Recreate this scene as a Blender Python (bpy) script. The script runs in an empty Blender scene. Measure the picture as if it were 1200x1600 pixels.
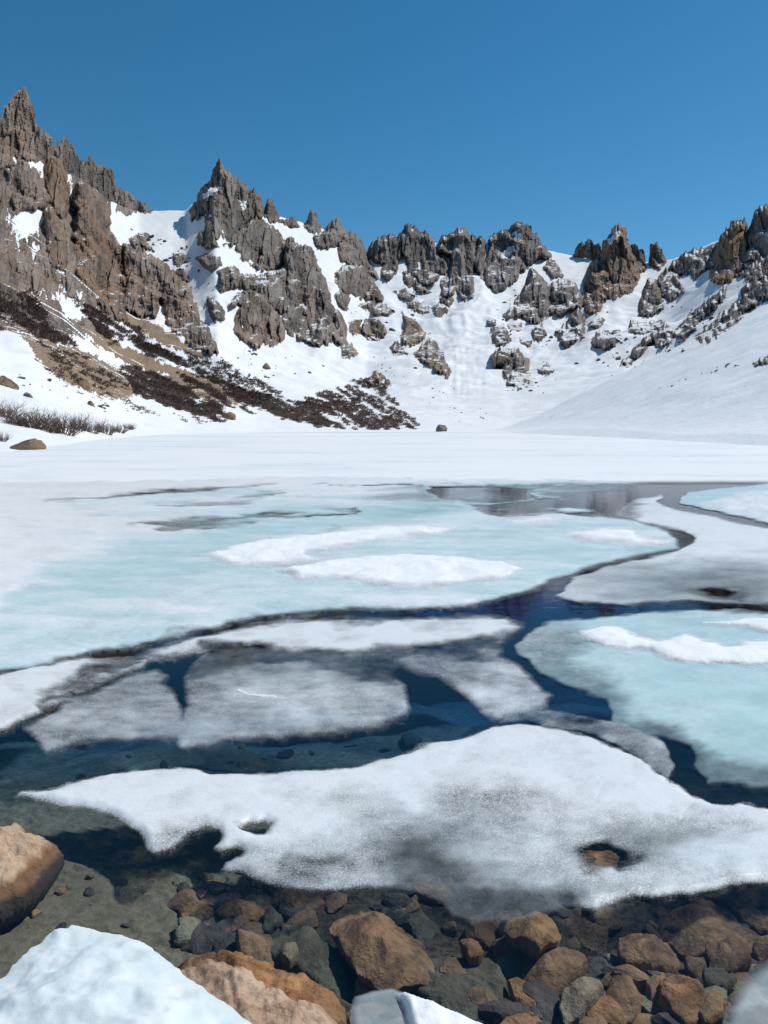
import bpy, math, random
import numpy as np
from mathutils import Vector

# ------------------------------------------------------------------ camera, sky, sun, exposure
SC = bpy.context.scene
F_PX, CX, CY, CAM_H, HORIZON = 1202.0, 600.0, 800.0, 1.7, 666.0
PITCH = math.atan((CY - HORIZON) / F_PX)
cam_data = bpy.data.cameras.new('camera')
cam_data.sensor_fit = 'VERTICAL'
cam_data.sensor_height = 24.0
cam_data.lens = 24.0 * F_PX / 1600.0
cam_data.clip_start = 0.05
cam_data.clip_end = 6000
cam = bpy.data.objects.new('camera', cam_data)
SC.collection.objects.link(cam)
cam.location = (0, 0, CAM_H)
cam.rotation_euler = (math.radians(90) - PITCH, 0, 0)
SC.camera = cam

SUN_AZ, SUN_EL = math.radians(68), math.radians(55)
world = bpy.data.worlds.new('World')
SC.world = world
world.use_nodes = True
wn = world.node_tree
sky = wn.nodes.new('ShaderNodeTexSky')
sky.sky_type = 'NISHITA'
sky.sun_disc = False
sky.sun_elevation = SUN_EL
sky.sun_rotation = SUN_AZ
sky.altitude = 1750
sky.air_density = 1.0
sky.dust_density = 0.45
sky.ozone_density = 3.0
hsv = wn.nodes.new('ShaderNodeHueSaturation')
hsv.inputs['Hue'].default_value = 0.486
hsv.inputs['Saturation'].default_value = 1.3
wn.links.new(sky.outputs[0], hsv.inputs['Color'])
wn.links.new(hsv.outputs[0], wn.nodes['Background'].inputs[0])
wn.nodes['Background'].inputs[1].default_value = 0.102
sun_data = bpy.data.lights.new('sun', 'SUN')
sun_data.energy = 3.65
sun_data.angle = math.radians(0.53)
sun_data.color = (1.0, 0.955, 0.89)
sun = bpy.data.objects.new('sun', sun_data)
SC.collection.objects.link(sun)
SUN_V = Vector((math.sin(SUN_AZ) * math.cos(SUN_EL), math.cos(SUN_AZ) * math.cos(SUN_EL), math.sin(SUN_EL)))
sun.rotation_euler = SUN_V.to_track_quat('Z', 'Y').to_euler()
sun.location = (60, 30, 80)
SC.view_settings.view_transform = 'Standard'
SC.view_settings.look = 'None'
SC.view_settings.exposure = 0.0
SC.view_settings.gamma = 1.0
SC.cycles.use_denoising = True
SC.cycles.max_bounces = 8
SC.cycles.diffuse_bounces = 3
SC.cycles.glossy_bounces = 3
SC.cycles.transmission_bounces = 4
SC.cycles.transparent_max_bounces = 16
SC.cycles.volume_bounces = 0
SC.cycles.caustics_reflective = False
SC.cycles.caustics_refractive = False

# ------------------------------------------------------------------ noise
def _hash(ix, iy, iz, seed):
    h = (ix.astype(np.int64) * 374761393 + iy.astype(np.int64) * 668265263 + iz.astype(np.int64) * 2147483647 + seed * 974711) & 0xFFFFFFFF
    h = ((h ^ (h >> 13)) * 1274126177) & 0xFFFFFFFF
    h = ((h ^ (h >> 16)) * 2246822519) & 0xFFFFFFFF
    return (h ^ (h >> 15)) & 0xFFFFFFFF

_G = np.array([[1,1,0],[-1,1,0],[1,-1,0],[-1,-1,0],[1,0,1],[-1,0,1],[1,0,-1],[-1,0,-1],
               [0,1,1],[0,-1,1],[0,1,-1],[0,-1,-1],[1,1,0],[-1,1,0],[0,-1,1],[0,-1,-1]], float)

def perlin(x, y, z=None, seed=0):
    x = np.asarray(x, float); y = np.asarray(y, float)
    z = np.zeros_like(x) + 0.37 if z is None else np.asarray(z, float)
    ix, iy, iz = np.floor(x), np.floor(y), np.floor(z)
    fx, fy, fz = x - ix, y - iy, z - iz
    ix, iy, iz = ix.astype(np.int64), iy.astype(np.int64), iz.astype(np.int64)
    u, v, w = [t * t * t * (t * (t * 6 - 15) + 10) for t in (fx, fy, fz)]
    out = 0
    for a in (0, 1):
        for b in (0, 1):
            for c in (0, 1):
                g = _G[_hash(ix + a, iy + b, iz + c, seed) & 15]
                d = g[..., 0] * (fx - a) + g[..., 1] * (fy - b) + g[..., 2] * (fz - c)
                out = out + d * (u if a else 1 - u) * (v if b else 1 - v) * (w if c else 1 - w)
    return out

def fbm(x, y, z=None, octv=4, seed=0, gain=0.5):
    s, a, f = 0, 1.0, 1.0
    for o in range(octv):
        s = s + a * perlin(np.asarray(x) * f, np.asarray(y) * f, None if z is None else np.asarray(z) * f, seed + o)
        a *= gain; f *= 2.03
    return s

def ridged(x, y, z=None, octv=4, seed=0, gain=0.55):
    s, a, f = 0, 1.0, 1.0
    for o in range(octv):
        n = 1 - np.abs(perlin(np.asarray(x) * f, np.asarray(y) * f, None if z is None else np.asarray(z) * f, seed + o)) * 1.8
        s = s + a * (n - 0.55)
        a *= gain; f *= 2.07
    return s

def worley(x, y, seed=0):
    """distance to nearest and second nearest cell point and the nearest cell's random value, in 2D"""
    ix, iy = np.floor(x).astype(np.int64), np.floor(y).astype(np.int64)
    f1 = np.full(np.shape(x), 9.0); f2 = f1.copy(); cid = np.zeros(np.shape(x))
    zz = np.zeros_like(ix)
    for a in (-1, 0, 1):
        for b in (-1, 0, 1):
            h = _hash(ix + a, iy + b, zz, seed)
            px = ix + a + (h & 1023) / 1023.0
            py = iy + b + ((h >> 10) & 1023) / 1023.0
            d = np.hypot(px - x, py - y)
            r = ((h >> 20) & 1023) / 1023.0
            near = d < f1
            f2 = np.where(near, f1, np.minimum(f2, d))
            cid = np.where(near, r, cid)
            f1 = np.where(near, d, f1)
    return f1, f2, cid

def slabs(u, v, su, sv, tilt, seed):
    """jointed rock: every block keeps its own set-back and its own tilted plane face; returns relief, joint mask, block value"""
    x, y = u / su, v / sv
    ix, iy = np.floor(x).astype(np.int64), np.floor(y).astype(np.int64); zz = np.zeros_like(ix)
    f1 = np.full(np.shape(x), 9.0); f2 = f1.copy(); cid = np.zeros(np.shape(x)); ex = cid.copy(); ey = cid.copy(); c2 = cid.copy(); c3 = cid.copy()
    for a in (-1, 0, 1):
        for b in (-1, 0, 1):
            h = _hash(ix + a, iy + b, zz, seed); h2 = _hash(ix + a, iy + b, zz + 1, seed)
            px = ix + a + (h & 1023) / 1023.0; py = iy + b + ((h >> 10) & 1023) / 1023.0
            d = np.abs(px - x) * 0.8 + np.abs(py - y) * 0.35 + 0.55 * np.hypot(px - x, py - y)
            near = d < f1
            f2 = np.where(near, f1, np.minimum(f2, d)); f1 = np.where(near, d, f1)
            cid = np.where(near, ((h >> 20) & 1023) / 1023.0, cid); ex = np.where(near, x - px, ex); ey = np.where(near, y - py, ey)
            c2 = np.where(near, (h2 & 1023) / 1023.0, c2); c3 = np.where(near, ((h2 >> 10) & 1023) / 1023.0, c3)
    rel = (cid - 0.5) * su * 0.55 + tilt * ((c2 - 0.5) * 2 * ex * su + (c3 - 0.62) * 0.9 * ey * sv * 0.5)
    return rel, 1 - sstep(0.0, 0.13, f2 - f1), cid

def sstep(a, b, x):
    t = np.clip((x - a) / (b - a), 0, 1)
    return t * t * (3 - 2 * t)

# ------------------------------------------------------------------ view geometry: turning a sight line into a place in the world
SP, CP = math.sin(PITCH), math.cos(PITCH)
def ray(u, v):
    a = (np.asarray(u, float) - CX) / F_PX
    b = -(np.asarray(v, float) - CY) / F_PX
    return a, CP + b * SP, -SP + b * CP

def az_el(u, v):
    dx, dy, dz = ray(u, v)
    return np.arctan2(dx, dy), dz / np.hypot(dx, dy)

def on_plane(u, v, z=0.0):
    dx, dy, dz = ray(u, v)
    t = (z - CAM_H) / np.minimum(dz, -1e-4)
    return dx * t, dy * t

# ------------------------------------------------------------------ materials
def mat(name):
    m = bpy.data.materials.new(name)
    m.use_nodes = True
    nt = m.node_tree
    nt.nodes.clear()
    return m, nt

class NB:
    def __init__(self, nt): self.nt = nt
    def n(self, typ, **kw):
        nd = self.nt.nodes.new(typ)
        for k, v in kw.items(): setattr(nd, k, v)
        return nd
    def l(self, a, b): self.nt.links.new(a, b)
    def val(self, sock, v):
        if hasattr(v, 'is_output'): self.l(v, sock)
        else: sock.default_value = v
    def noise(self, vec, scale, detail=4, rough=0.55, dist=0.0):
        nd = self.n('ShaderNodeTexNoise')
        nd.inputs['Scale'].default_value = scale; nd.inputs['Detail'].default_value = detail
        nd.inputs['Roughness'].default_value = rough; nd.inputs['Distortion'].default_value = dist
        if vec is not None: self.l(vec, nd.inputs['Vector'])
        return nd.outputs['Fac']
    def math(self, op, a, b=0.0, c=0.0, clamp=False):
        nd = self.n('ShaderNodeMath', operation=op, use_clamp=clamp)
        self.val(nd.inputs[0], a); self.val(nd.inputs[1], b); self.val(nd.inputs[2], c)
        return nd.outputs[0]
    def rng(self, v, a, b, c=0.0, d=1.0, smooth=True):
        nd = self.n('ShaderNodeMapRange', interpolation_type='SMOOTHSTEP' if smooth else 'LINEAR')
        self.val(nd.inputs[0], v)
        for i, q in enumerate((a, b, c, d)): self.val(nd.inputs[1 + i], q)
        return nd.outputs[0]
    def mix(self, f, a, b):
        nd = self.n('ShaderNodeMix', data_type='RGBA')
        self.val(nd.inputs[0], f)
        for s, v in ((nd.inputs[6], a), (nd.inputs[7], b)):
            if hasattr(v, 'is_output'): self.l(v, s)
            else: s.default_value = (*v, 1)
        return nd.outputs[2]
    def pos(self, scale=(1, 1, 1)):
        g = self.n('ShaderNodeNewGeometry')
        mp = self.n('ShaderNodeMapping')
        self.l(g.outputs['Position'], mp.inputs['Vector'])
        mp.inputs['Scale'].default_value = scale
        return mp.outputs[0]
    def attr(self, name):
        nd = self.n('ShaderNodeAttribute', attribute_name=name)
        return nd.outputs['Fac']
    def bump(self, h, strength, dist):
        nd = self.n('ShaderNodeBump')
        nd.inputs['Strength'].default_value = strength
        nd.inputs['Distance'].default_value = dist
        self.l(h, nd.inputs['Height'])
        return nd.outputs[0]
    def out(self, shader, vol=None):
        o = self.n('ShaderNodeOutputMaterial')
        self.l(shader, o.inputs['Surface'])
        if vol is not None: self.l(vol, o.inputs['Volume'])
    def principled(self, col, rough=0.8, spec=0.3, normal=None):
        p = self.n('ShaderNodeBsdfPrincipled')
        if hasattr(col, 'is_output'): self.l(col, p.inputs['Base Color'])
        else: p.inputs['Base Color'].default_value = (*col, 1)
        self.val(p.inputs['Roughness'], rough)
        self.val(p.inputs['Specular IOR Level'], spec)
        if normal is not None: self.l(normal, p.inputs['Normal'])
        return p.outputs[0]

SNOW = (0.825, 0.845, 0.85)

def mountain_rock(name, dark, light, warm, snow_lo, snow_hi, warm_amt=0.5):
    """crag rock: vertical streaks, rusty patches, darker cracks, snow lying on the ledges"""
    m, nt = mat(name); b = NB(nt)
    big = b.noise(b.pos((1, 1, 0.4)), 0.035, 5, 0.6)
    streak = b.noise(b.pos((1, 1, 0.16)), 0.35, 6, 0.65)
    fine = b.noise(b.pos(), 0.9, 6, 0.7)
    c = b.mix(b.rng(b.math('ADD', b.math('MULTIPLY', b.math('SUBTRACT', streak, 0.5), 0.9), b.attr('tone')), 0.12, 0.85, smooth=False), dark, light)
    c = b.mix(b.math('MULTIPLY', b.rng(big, 0.42, 0.66), warm_amt), c, warm)
    c = b.mix(b.rng(fine, 0.36, 0.22, 0, 0.75), c, tuple(x * 0.4 for x in dark))
    c = b.mix(b.rng(fine, 0.60, 0.80, 0, 0.45), c, tuple(min(1, x * 1.45) for x in light))
    nz = b.math('ADD', b.attr('ledge'), b.math('MULTIPLY', b.math('SUBTRACT', b.noise(b.pos(), 0.16, 4), 0.5), 0.5))
    s = b.rng(nz, snow_lo, snow_hi)
    c = b.mix(s, c, SNOW)
    nrm = b.bump(b.math('ADD', fine, streak), 0.9, 1.2)
    b.out(b.principled(c, 0.9, 0.15, nrm))
    return m

M = {}
M['crag_brown'] = mountain_rock('crag_brown', (0.135, 0.108, 0.09), (0.325, 0.268, 0.222), (0.32, 0.22, 0.15), 0.95, 1.0, 0.55)
M['crag_grey'] = mountain_rock('crag_grey', (0.125, 0.106, 0.094), (0.30, 0.262, 0.232), (0.28, 0.205, 0.15), 0.91, 0.96, 0.35)
M['crag_slate'] = mountain_rock('crag_slate', (0.12, 0.108, 0.10), (0.285, 0.255, 0.235), (0.28, 0.205, 0.155), 0.90, 0.95, 0.25)
M['crag_orange'] = mountain_rock('crag_orange', (0.13, 0.10, 0.08), (0.27, 0.21, 0.165), (0.33, 0.20, 0.12), 0.93, 0.98, 0.8)

def scree_mat():
    m, nt = mat('tan_scree'); b = NB(nt)
    n1 = b.noise(b.pos(), 0.12, 5, 0.6); n2 = b.noise(b.pos(), 1.6, 5, 0.7)
    c = b.mix(b.rng(n2, 0.3, 0.7), (0.19, 0.135, 0.09), (0.40, 0.30, 0.20))
    c = b.mix(b.rng(n1, 0.45, 0.65, 0, 0.6), c, (0.24, 0.19, 0.15))
    b.out(b.principled(c, 0.95, 0.1, b.bump(n2, 0.8, 0.5)))
    return m
M['scree'] = scree_mat()

def snow_mat(name, scale=1.0, bump=0.25, tint=SNOW):
    m, nt = mat(name); b = NB(nt)
    n1 = b.noise(b.pos((1, 1, 1)), 0.05 * scale, 5, 0.6); n2 = b.noise(b.pos(), 0.6 * scale, 6, 0.65)
    c = b.mix(b.rng(n1, 0.35, 0.7), tint, tuple(x * k for x, k in zip(tint, (0.955, 0.97, 0.985))))
    n3 = b.noise(b.pos((1, 1, 0.25)), 0.11 * scale, 6, 0.7, 0.6)
    c = b.mix(b.rng(n3, 0.56, 0.74, 0, 0.5), c, (0.66, 0.665, 0.665))
    nrm = b.bump(b.math('ADD', n2, b.math('MULTIPLY', n1, 3.0)), bump, 0.8 / scale)
    b.out(b.principled(c, 0.75, 0.25, nrm))
    return m
M['snow_slope'] = snow_mat('mountain_snow', 1.0, 0.3)

def flat_mat(name, c1, c2, scale=3.0, rough=0.9, bump=0.5, dist=0.05):
    m, nt = mat(name); b = NB(nt)
    n = b.noise(b.pos(), scale, 6, 0.65)
    b.out(b.principled(b.mix(b.rng(n, 0.32, 0.68), c1, c2), rough, 0.2, b.bump(n, bump, dist)))
    return m
M['twig'] = flat_mat('bare_twigs', (0.10, 0.066, 0.054), (0.215, 0.148, 0.12), 2.0)
M['thicket'] = flat_mat('slope_thicket', (0.11, 0.078, 0.066), (0.23, 0.16, 0.13), 0.5)

# ------------------------------------------------------------------ mesh helpers
COL = SC.collection
def link(name, verts, faces, material, parent=None, smooth=False, attrs=None):
    me = bpy.data.meshes.new(name)
    verts = np.asarray(verts, np.float32)
    faces = [np.asarray(f) for f in faces if len(f)]
    loops = np.concatenate([f.ravel() for f in faces]).astype(np.int32)
    sizes = np.concatenate([np.full(len(f), f.shape[1]) for f in faces]).astype(np.int32)
    starts = np.concatenate([[0], np.cumsum(sizes)[:-1]]).astype(np.int32)
    me.vertices.add(len(verts)); me.vertices.foreach_set('co', verts.ravel())
    me.loops.add(len(loops)); me.loops.foreach_set('vertex_index', loops)
    me.polygons.add(len(sizes)); me.polygons.foreach_set('loop_start', starts); me.polygons.foreach_set('loop_total', sizes)
    me.polygons.foreach_set('use_smooth', np.full(len(sizes), smooth))
    for k, v in (attrs or {}).items():
        a = me.attributes.new(k, 'FLOAT', 'POINT'); a.data.foreach_set('value', np.asarray(v, np.float32))
    me.update(calc_edges=True); me.validate()
    me.materials.append(material)
    o = bpy.data.objects.new(name, me); COL.objects.link(o)
    if parent is not None: o.parent = parent
    return o

def tag(o, label=None, cat=None, group=None, kind=None):
    if label: o['label'] = label
    if cat: o['category'] = cat
    if group: o['group'] = group
    if kind: o['kind'] = kind
    return o

def P(s):
    return np.array([[float(q) for q in t.split(',')] for t in s.split()])

def poly_sd(poly, u, v):
    """signed distance to a closed outline, positive inside"""
    shp = u.shape; u = u.ravel(); v = v.ravel()
    d2 = np.full(u.shape, 1e18); ins = np.zeros(u.shape, bool)
    n = len(poly)
    for i in range(n):
        x1, y1 = poly[i]; x2, y2 = poly[(i + 1) % n]
        ex, ey = x2 - x1, y2 - y1
        t = np.clip(((u - x1) * ex + (v - y1) * ey) / (ex * ex + ey * ey + 1e-12), 0, 1)
        d2 = np.minimum(d2, (u - x1 - t * ex) ** 2 + (v - y1 - t * ey) ** 2)
        if y1 != y2:
            c = ((y1 > v) != (y2 > v)) & (u < (x2 - x1) * (v - y1) / (y2 - y1) + x1)
            ins ^= c
    return (np.sqrt(d2) * np.where(ins, 1, -1)).reshape(shp)

def patch(sdfun, box, su, sv=None):
    """grid cells lying inside an outline, rim vertices moved on to the outline: u, v, sd, quads, boundary edges"""
    sv = sv or su
    us = np.arange(box[0] - 2 * su, box[2] + 2 * su + 1e-6, su); vs = np.arange(box[1] - 2 * sv, box[3] + 2 * sv + 1e-6, sv)
    U, V = np.meshgrid(us, vs)
    S = sdfun(U, V)
    gv, gu = np.gradient(S, sv, su)
    ins = S > 0
    cell = ins[:-1, :-1] | ins[1:, :-1] | ins[:-1, 1:] | ins[1:, 1:]
    g2 = np.maximum(gu * gu + gv * gv, 0.25)
    mv = ~ins
    du = np.clip(-S * gu / g2, -su, su); dv = np.clip(-S * gv / g2, -sv, sv)
    U = np.where(mv, U + du, U); V = np.where(mv, V + dv, V); S = np.where(mv, 0.0, S)
    idx = np.arange(U.size).reshape(U.shape)
    a, b2, c, d = idx[:-1, :-1][cell], idx[:-1, 1:][cell], idx[1:, 1:][cell], idx[1:, :-1][cell]
    q = np.stack([d, c, b2, a], 1)
    used = np.unique(q); remap = np.full(U.size, -1); remap[used] = np.arange(len(used))
    q = remap[q]
    e = np.concatenate([q[:, [0, 1]], q[:, [1, 2]], q[:, [2, 3]], q[:, [3, 0]]])
    key = np.sort(e, 1); code = key[:, 0].astype(np.int64) * (len(used) + 1) + key[:, 1]
    _, inv, cnt = np.unique(code, return_inverse=True, return_counts=True)
    be = e[cnt[inv] == 1]
    return U.ravel()[used], V.ravel()[used], S.ravel()[used], q, be

# ------------------------------------------------------------------ the cirque: snow terrain
_tx = np.array([-900, -300, 0, 60, 110, 150, 190, 230, 300, 345, 400, 455, 520, 575, 640, 735, 800, 860, 905, 955, 1000, 1040, 1090, 1130, 1200, 1500, 2100], float)
_ty = np.array([120, 190, 225, 238, 262, 285, 318, 332, 330, 290, 325, 340, 360, 398, 380, 378, 380, 395, 404, 402, 410, 406, 384, 368, 345, 300, 250], float)
_tr = np.array([420, 520, 640, 680, 720, 760, 800, 830, 830, 800, 840, 880, 930, 1000, 1030, 1060, 1080, 1070, 1050, 1030, 1000, 970, 900, 840, 740, 560, 460], float)
_sy = np.array([730, 716, 706, 700, 694, 688, 684, 681, 678, 677, 676, 675.5, 675, 675, 675, 675.5, 676, 678, 680, 682, 684, 686, 688, 689, 692, 715, 735], float)
_ta = np.arctan((_tx - CX) / F_PX)
_te = az_el(_tx, _ty)[1]
_tb = CAM_H * F_PX / (_sy - HORIZON)
NA, NR = 760, 400
AZ = np.linspace(math.radians(-54), math.radians(54), NA)
def colv(vals): return np.interp(AZ, _ta, vals)
ridge_d, ridge_e, shore_d = colv(_tr), colv(_te), colv(_tb)
ker = np.hanning(9); ker /= ker.sum()
ridge_d = np.convolve(np.pad(ridge_d, 4, 'edge'), ker, 'valid'); shore_d = np.convolve(np.pad(shore_d, 4, 'edge'), ker, 'valid')
ridge_z = CAM_H + ridge_e * ridge_d
tt = np.linspace(0, 1, NR) ** 1.25
T = -0.12 + 1.42 * tt
D = shore_d[:, None] + np.maximum(T, 0)[None, :] * (ridge_d - shore_d)[:, None] + np.minimum(T, 0)[None, :] * 3.0 * shore_d[:, None]
t1 = np.clip(T, 0, 1)[None, :]
Z = ridge_z[:, None] * (0.72 * t1 ** 1.55 + 0.28 * t1 ** 3.0)
Z = Z - np.maximum(T - 1, 0)[None, :] * (ridge_d * 0.95)[:, None] - np.maximum(-T, 0)[None, :] * 30
X, Y = np.sin(AZ)[:, None] * D, np.cos(AZ)[:, None] * D
# spur of smooth snow coming down on the right, in front of the bowl
YC = 235.0
spur = 0.5 * (X - 37.0) - np.maximum(Y - YC, 0) * 0.75
spur = np.where(spur > -12, spur, -12) + 1.0 * fbm(X / 60, Y / 60, octv=3, seed=5)
k = 5.0
hh = np.clip(0.5 + 0.5 * (spur - Z) / k, 0, 1)
Z = Z * (1 - hh) + spur * hh + k * hh * (1 - hh)
amp = sstep(0.02, 0.4, T)[None, :] * (1 - 0.7 * hh) * (1 - 0.85 * sstep(0.7, 0.97, T)[None, :])
Z = Z + amp * (9.0 * fbm(X / 130, Y / 130, octv=3, seed=1) + 2.2 * fbm(X / 22, Y / 22, octv=3, seed=9))
# rib-and-gully corrugation running down the headwall
arc = AZ[:, None] * ridge_d[:, None]
Z = Z + amp * sstep(0.25, 0.8, T)[None, :] * (1 - hh) * 7.0 * ridged(arc / 75 + 0.3 * fbm(X / 90, Y / 90, seed=3), T[None, :] * 1.5 + 0 * arc, octv=3, seed=21)
# avalanche runnels and debris in the central gully
gm = np.exp(-((AZ[:, None] - math.atan((722 - CX) / F_PX)) / 0.028) ** 2) * sstep(0.15, 0.3, T)[None, :] * (1 - sstep(0.75, 0.95, T)[None, :])
Z = Z + gm * (0.7 * ridged(arc / 9, T[None, :] * 3 + 0 * arc, octv=3, seed=33) + 0.7 * fbm(X / 5, Y / 5, octv=3, seed=37))
Z = Z + sstep(0.0, 0.05, T)[None, :] * (0.35 * fbm(X / 7, Y / 7, octv=3, seed=41))
tv = np.stack([X, Y, Z], -1).reshape(-1, 3)
ii = np.arange(NA * NR).reshape(NA, NR)
tq = np.stack([ii[:-1, :-1], ii[1:, :-1], ii[1:, 1:], ii[:-1, 1:]], -1).reshape(-1, 4)
tag(link('snowy_terrain', tv, [tq], M['snow_slope'], smooth=True), 'white snow slopes of the mountain bowl around the frozen lake', kind='structure')

# sight-line table: first distance at which the terrain is met
EG = np.linspace(-0.04, 0.62, 1700)
HIT = np.zeros((NA, len(EG))); EMAX = np.zeros(NA)
for i in range(NA):
    e = (Z[i] - CAM_H) / D[i]
    em = np.maximum.accumulate(e); kx = int(np.argmax(em)) + 1
    keep = np.concatenate([[True], np.diff(em[:kx]) > 1e-9])
    HIT[i] = np.interp(EG, em[:kx][keep], D[i][:kx][keep]); EMAX[i] = em[kx - 1]

def hit(az, e):
    a = np.clip((az - AZ[0]) / (AZ[1] - AZ[0]), 0, NA - 1.001); b = np.clip((e - EG[0]) / (EG[1] - EG[0]), 0, len(EG) - 1.001)
    i, j = a.astype(int), b.astype(int); fa, fb = a - i, b - j
    return (HIT[i, j] * (1 - fa) + HIT[i + 1, j] * fa) * (1 - fb) + (HIT[i, j + 1] * (1 - fa) + HIT[i + 1, j + 1] * fa) * fb

def emax_at(az): return np.interp(az, AZ, EMAX)

def place(az, e, d): return np.stack([np.sin(az) * d, np.cos(az) * d, CAM_H + e * d], -1)

# ------------------------------------------------------------------ crags
def crag(name, label, cat, group, mkey, poly, holes=(), caps=(), step=1.15, relief=1.0, jag=1.0, thick=1.0, seed=0, rubble=0.0, wall=0.0):
    size = math.sqrt(np.prod(poly.max(0) - poly.min(0)))
    wa = min(5.0, 0.9 + size * 0.03) * jag
    def sdf(U, V):
        sky_j = 3.8 * jag * (np.abs(perlin(U / 4.6, V / 60, seed=seed + 3)) * 2 - 0.5) * min(1, size / 25)
        nu = wa * fbm(U / 13, V / 17, octv=3, seed=seed); nv = wa * fbm(U / 9, V / 22, octv=3, seed=seed + 7)
        s = poly_sd(poly, U + nu, V + nv + sky_j)
        for h in holes: s = np.minimum(s, -poly_sd(h, U + nu, V + nv) + 1.0)
        return s + (4.0 if name != 'rock_outcrop' else 2.6)
    lo, hi = poly.min(0) - wa - 3, poly.max(0) + wa + 3
    u, v, s, q, be = patch(sdf, (lo[0], lo[1], hi[0], hi[1]), step)
    if len(q) == 0: return None
    rs = np.random.RandomState(seed + 11)
    inn = s > step
    u = u + inn * rs.uniform(-0.33, 0.33, len(u)) * step; v = v + inn * rs.uniform(-0.33, 0.33, len(v)) * step
    az, e = az_el(u, v)
    em = emax_at(az)
    d0 = hit(az, np.minimum(e, em - 0.0008))
    dback = d0
    if wall:      # the face rises as a wall from its lower third instead of leaning back with the slope
        dq = np.quantile(d0[s > 1], 0.3) if (s > 1).any() else d0.min()
        d0 = d0 - wall * np.maximum(d0 - dq, 0) * sstep(0, 9, s)
    px = d0 / F_PX
    tvv = (hi[1] - v) / (hi[1] - lo[1])
    smax = max(3.0, s.max())
    dome = 1.05 * thick * np.maximum(s, 0) ** 0.78 * (0.65 + 0.6 * tvv)
    lim = sstep(0, min(7.0, smax * 0.7), s)
    # relief in steps of sight-line pixels: buttress ribs, blocks, cracks, grit
    wu = 2.5 * fbm(u / 14, v / 30, octv=2, seed=seed + 2); wv = 4.0 * fbm(u / 18, v / 18, octv=2, seed=seed + 4)
    r = 7.5 * ridged(u / 36, v / 140, octv=2, seed=seed + 20) * sstep(0, 22, s)
    a1, j1, t1_ = slabs(u + wu, v + wv, 17.0, 52.0, 0.75, seed + 5)
    a2, j2, t2_ = slabs(u + wu, v + wv, 6.6, 17.0, 0.85, seed + 6)
    a3, j3, t3_ = slabs(u + 0.5 * wu, v + wv, 2.9, 6.0, 0.85, seed + 7)
    r = r + 0.95 * a1 * sstep(0, 10, s) - 3.0 * j1 * lim + lim * (1.0 * a2 - 1.7 * j2) + lim * (0.9 * a3 - 0.5 * j3)
    tone = np.clip(0.5 + 0.55 * (t1_ - 0.5) + 0.5 * (t2_ - 0.5) + 0.35 * (t3_ - 0.5) - 0.25 * np.maximum(j1, j2), 0, 1)
    if rubble:
        f1, f2, cid = worley(u / 3.2, v / 2.4, seed=seed + 8)
        r = r * (1 - rubble) + rubble * lim * (3.4 * (0.6 - f1) + 1.6 * cid)
        dome = dome * (1 - 0.75 * rubble)
    # cliffs stand steeper than the slope they break through: risers with ledges between
    if not rubble:
        for H, st, sd_ in ((52.0, 0.26, 51), (19.0, 0.14, 57)):
            ph = v / H + 0.9 * fbm(u / (H * 0.9), v / (H * 2.2), octv=2, seed=seed + sd_)
            fr = np.ceil(ph) - ph
            e2 = az_el(u, v + fr * H)[1]
            dd = np.clip(d0 - hit(az, np.minimum(e2, em - 0.0008)), 0, 90 * px)
            r = r + st * lim * dd / px / relief * np.minimum(1, (1 - fr) * 6)
    bulge = (-1.6 if rubble < 0.6 else -1.2 + 2.0 * lim) + dome + relief * min(1.0, 0.35 + size / 80) * r
    d = d0 - bulge * px
    pts = place(az, e, d)
    faces = [q]
    if (e > em - 0.002).any():      # stands against the sky: give it a back of its own
        back = place(az, e, dback + (1.6 + 0.8 * dome + 0.4 * relief * np.maximum(r, -2)) * px)
        n = len(u)
        pts = np.concatenate([pts, back]); faces.append(q[:, ::-1] + n)
        faces.append(np.stack([be[:, 1], be[:, 0], be[:, 0] + n, be[:, 1] + n], 1))
    tri = []
    for f in faces: tri += [f[:, [0, 1, 2]], f[:, [0, 2, 3]]]
    # how level the rock lies, averaged over a few pixels: snow stays on the level places
    nrm = np.cross(pts[q[:, 1]] - pts[q[:, 0]], pts[q[:, 3]] - pts[q[:, 0]]); nrm /= np.linalg.norm(nrm, axis=1)[:, None] + 1e-9
    vn = np.zeros((len(u), 3)); cnt = np.zeros(len(u))
    for j in range(4): np.add.at(vn, q[:, j], nrm); np.add.at(cnt, q[:, j], 1)
    vn /= np.maximum(cnt, 1)[:, None]
    for _ in range(3):
        fm = vn[q].mean(1); acc = np.zeros_like(vn)
        for j in range(4): np.add.at(acc, q[:, j], fm)
        vn = acc / np.maximum(cnt, 1)[:, None]
    led = vn[:, 2] / (np.linalg.norm(vn, axis=1) + 1e-9)
    for cp in caps: led = np.maximum(led, 0.3 + 1.2 * sstep(-3, 3, poly_sd(cp, u + 4 * fbm(u / 6, v / 6, octv=2, seed=seed), v + 4 * fbm(u / 5, v / 5, octv=2, seed=seed + 1))))
    if len(pts) > len(u): led = np.concatenate([led, led]); tone = np.concatenate([tone, tone])
    o = link(name, pts, tri, M[mkey], attrs={'ledge': led, 'tone': tone})
    return tag(o, label, cat, group)

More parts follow.
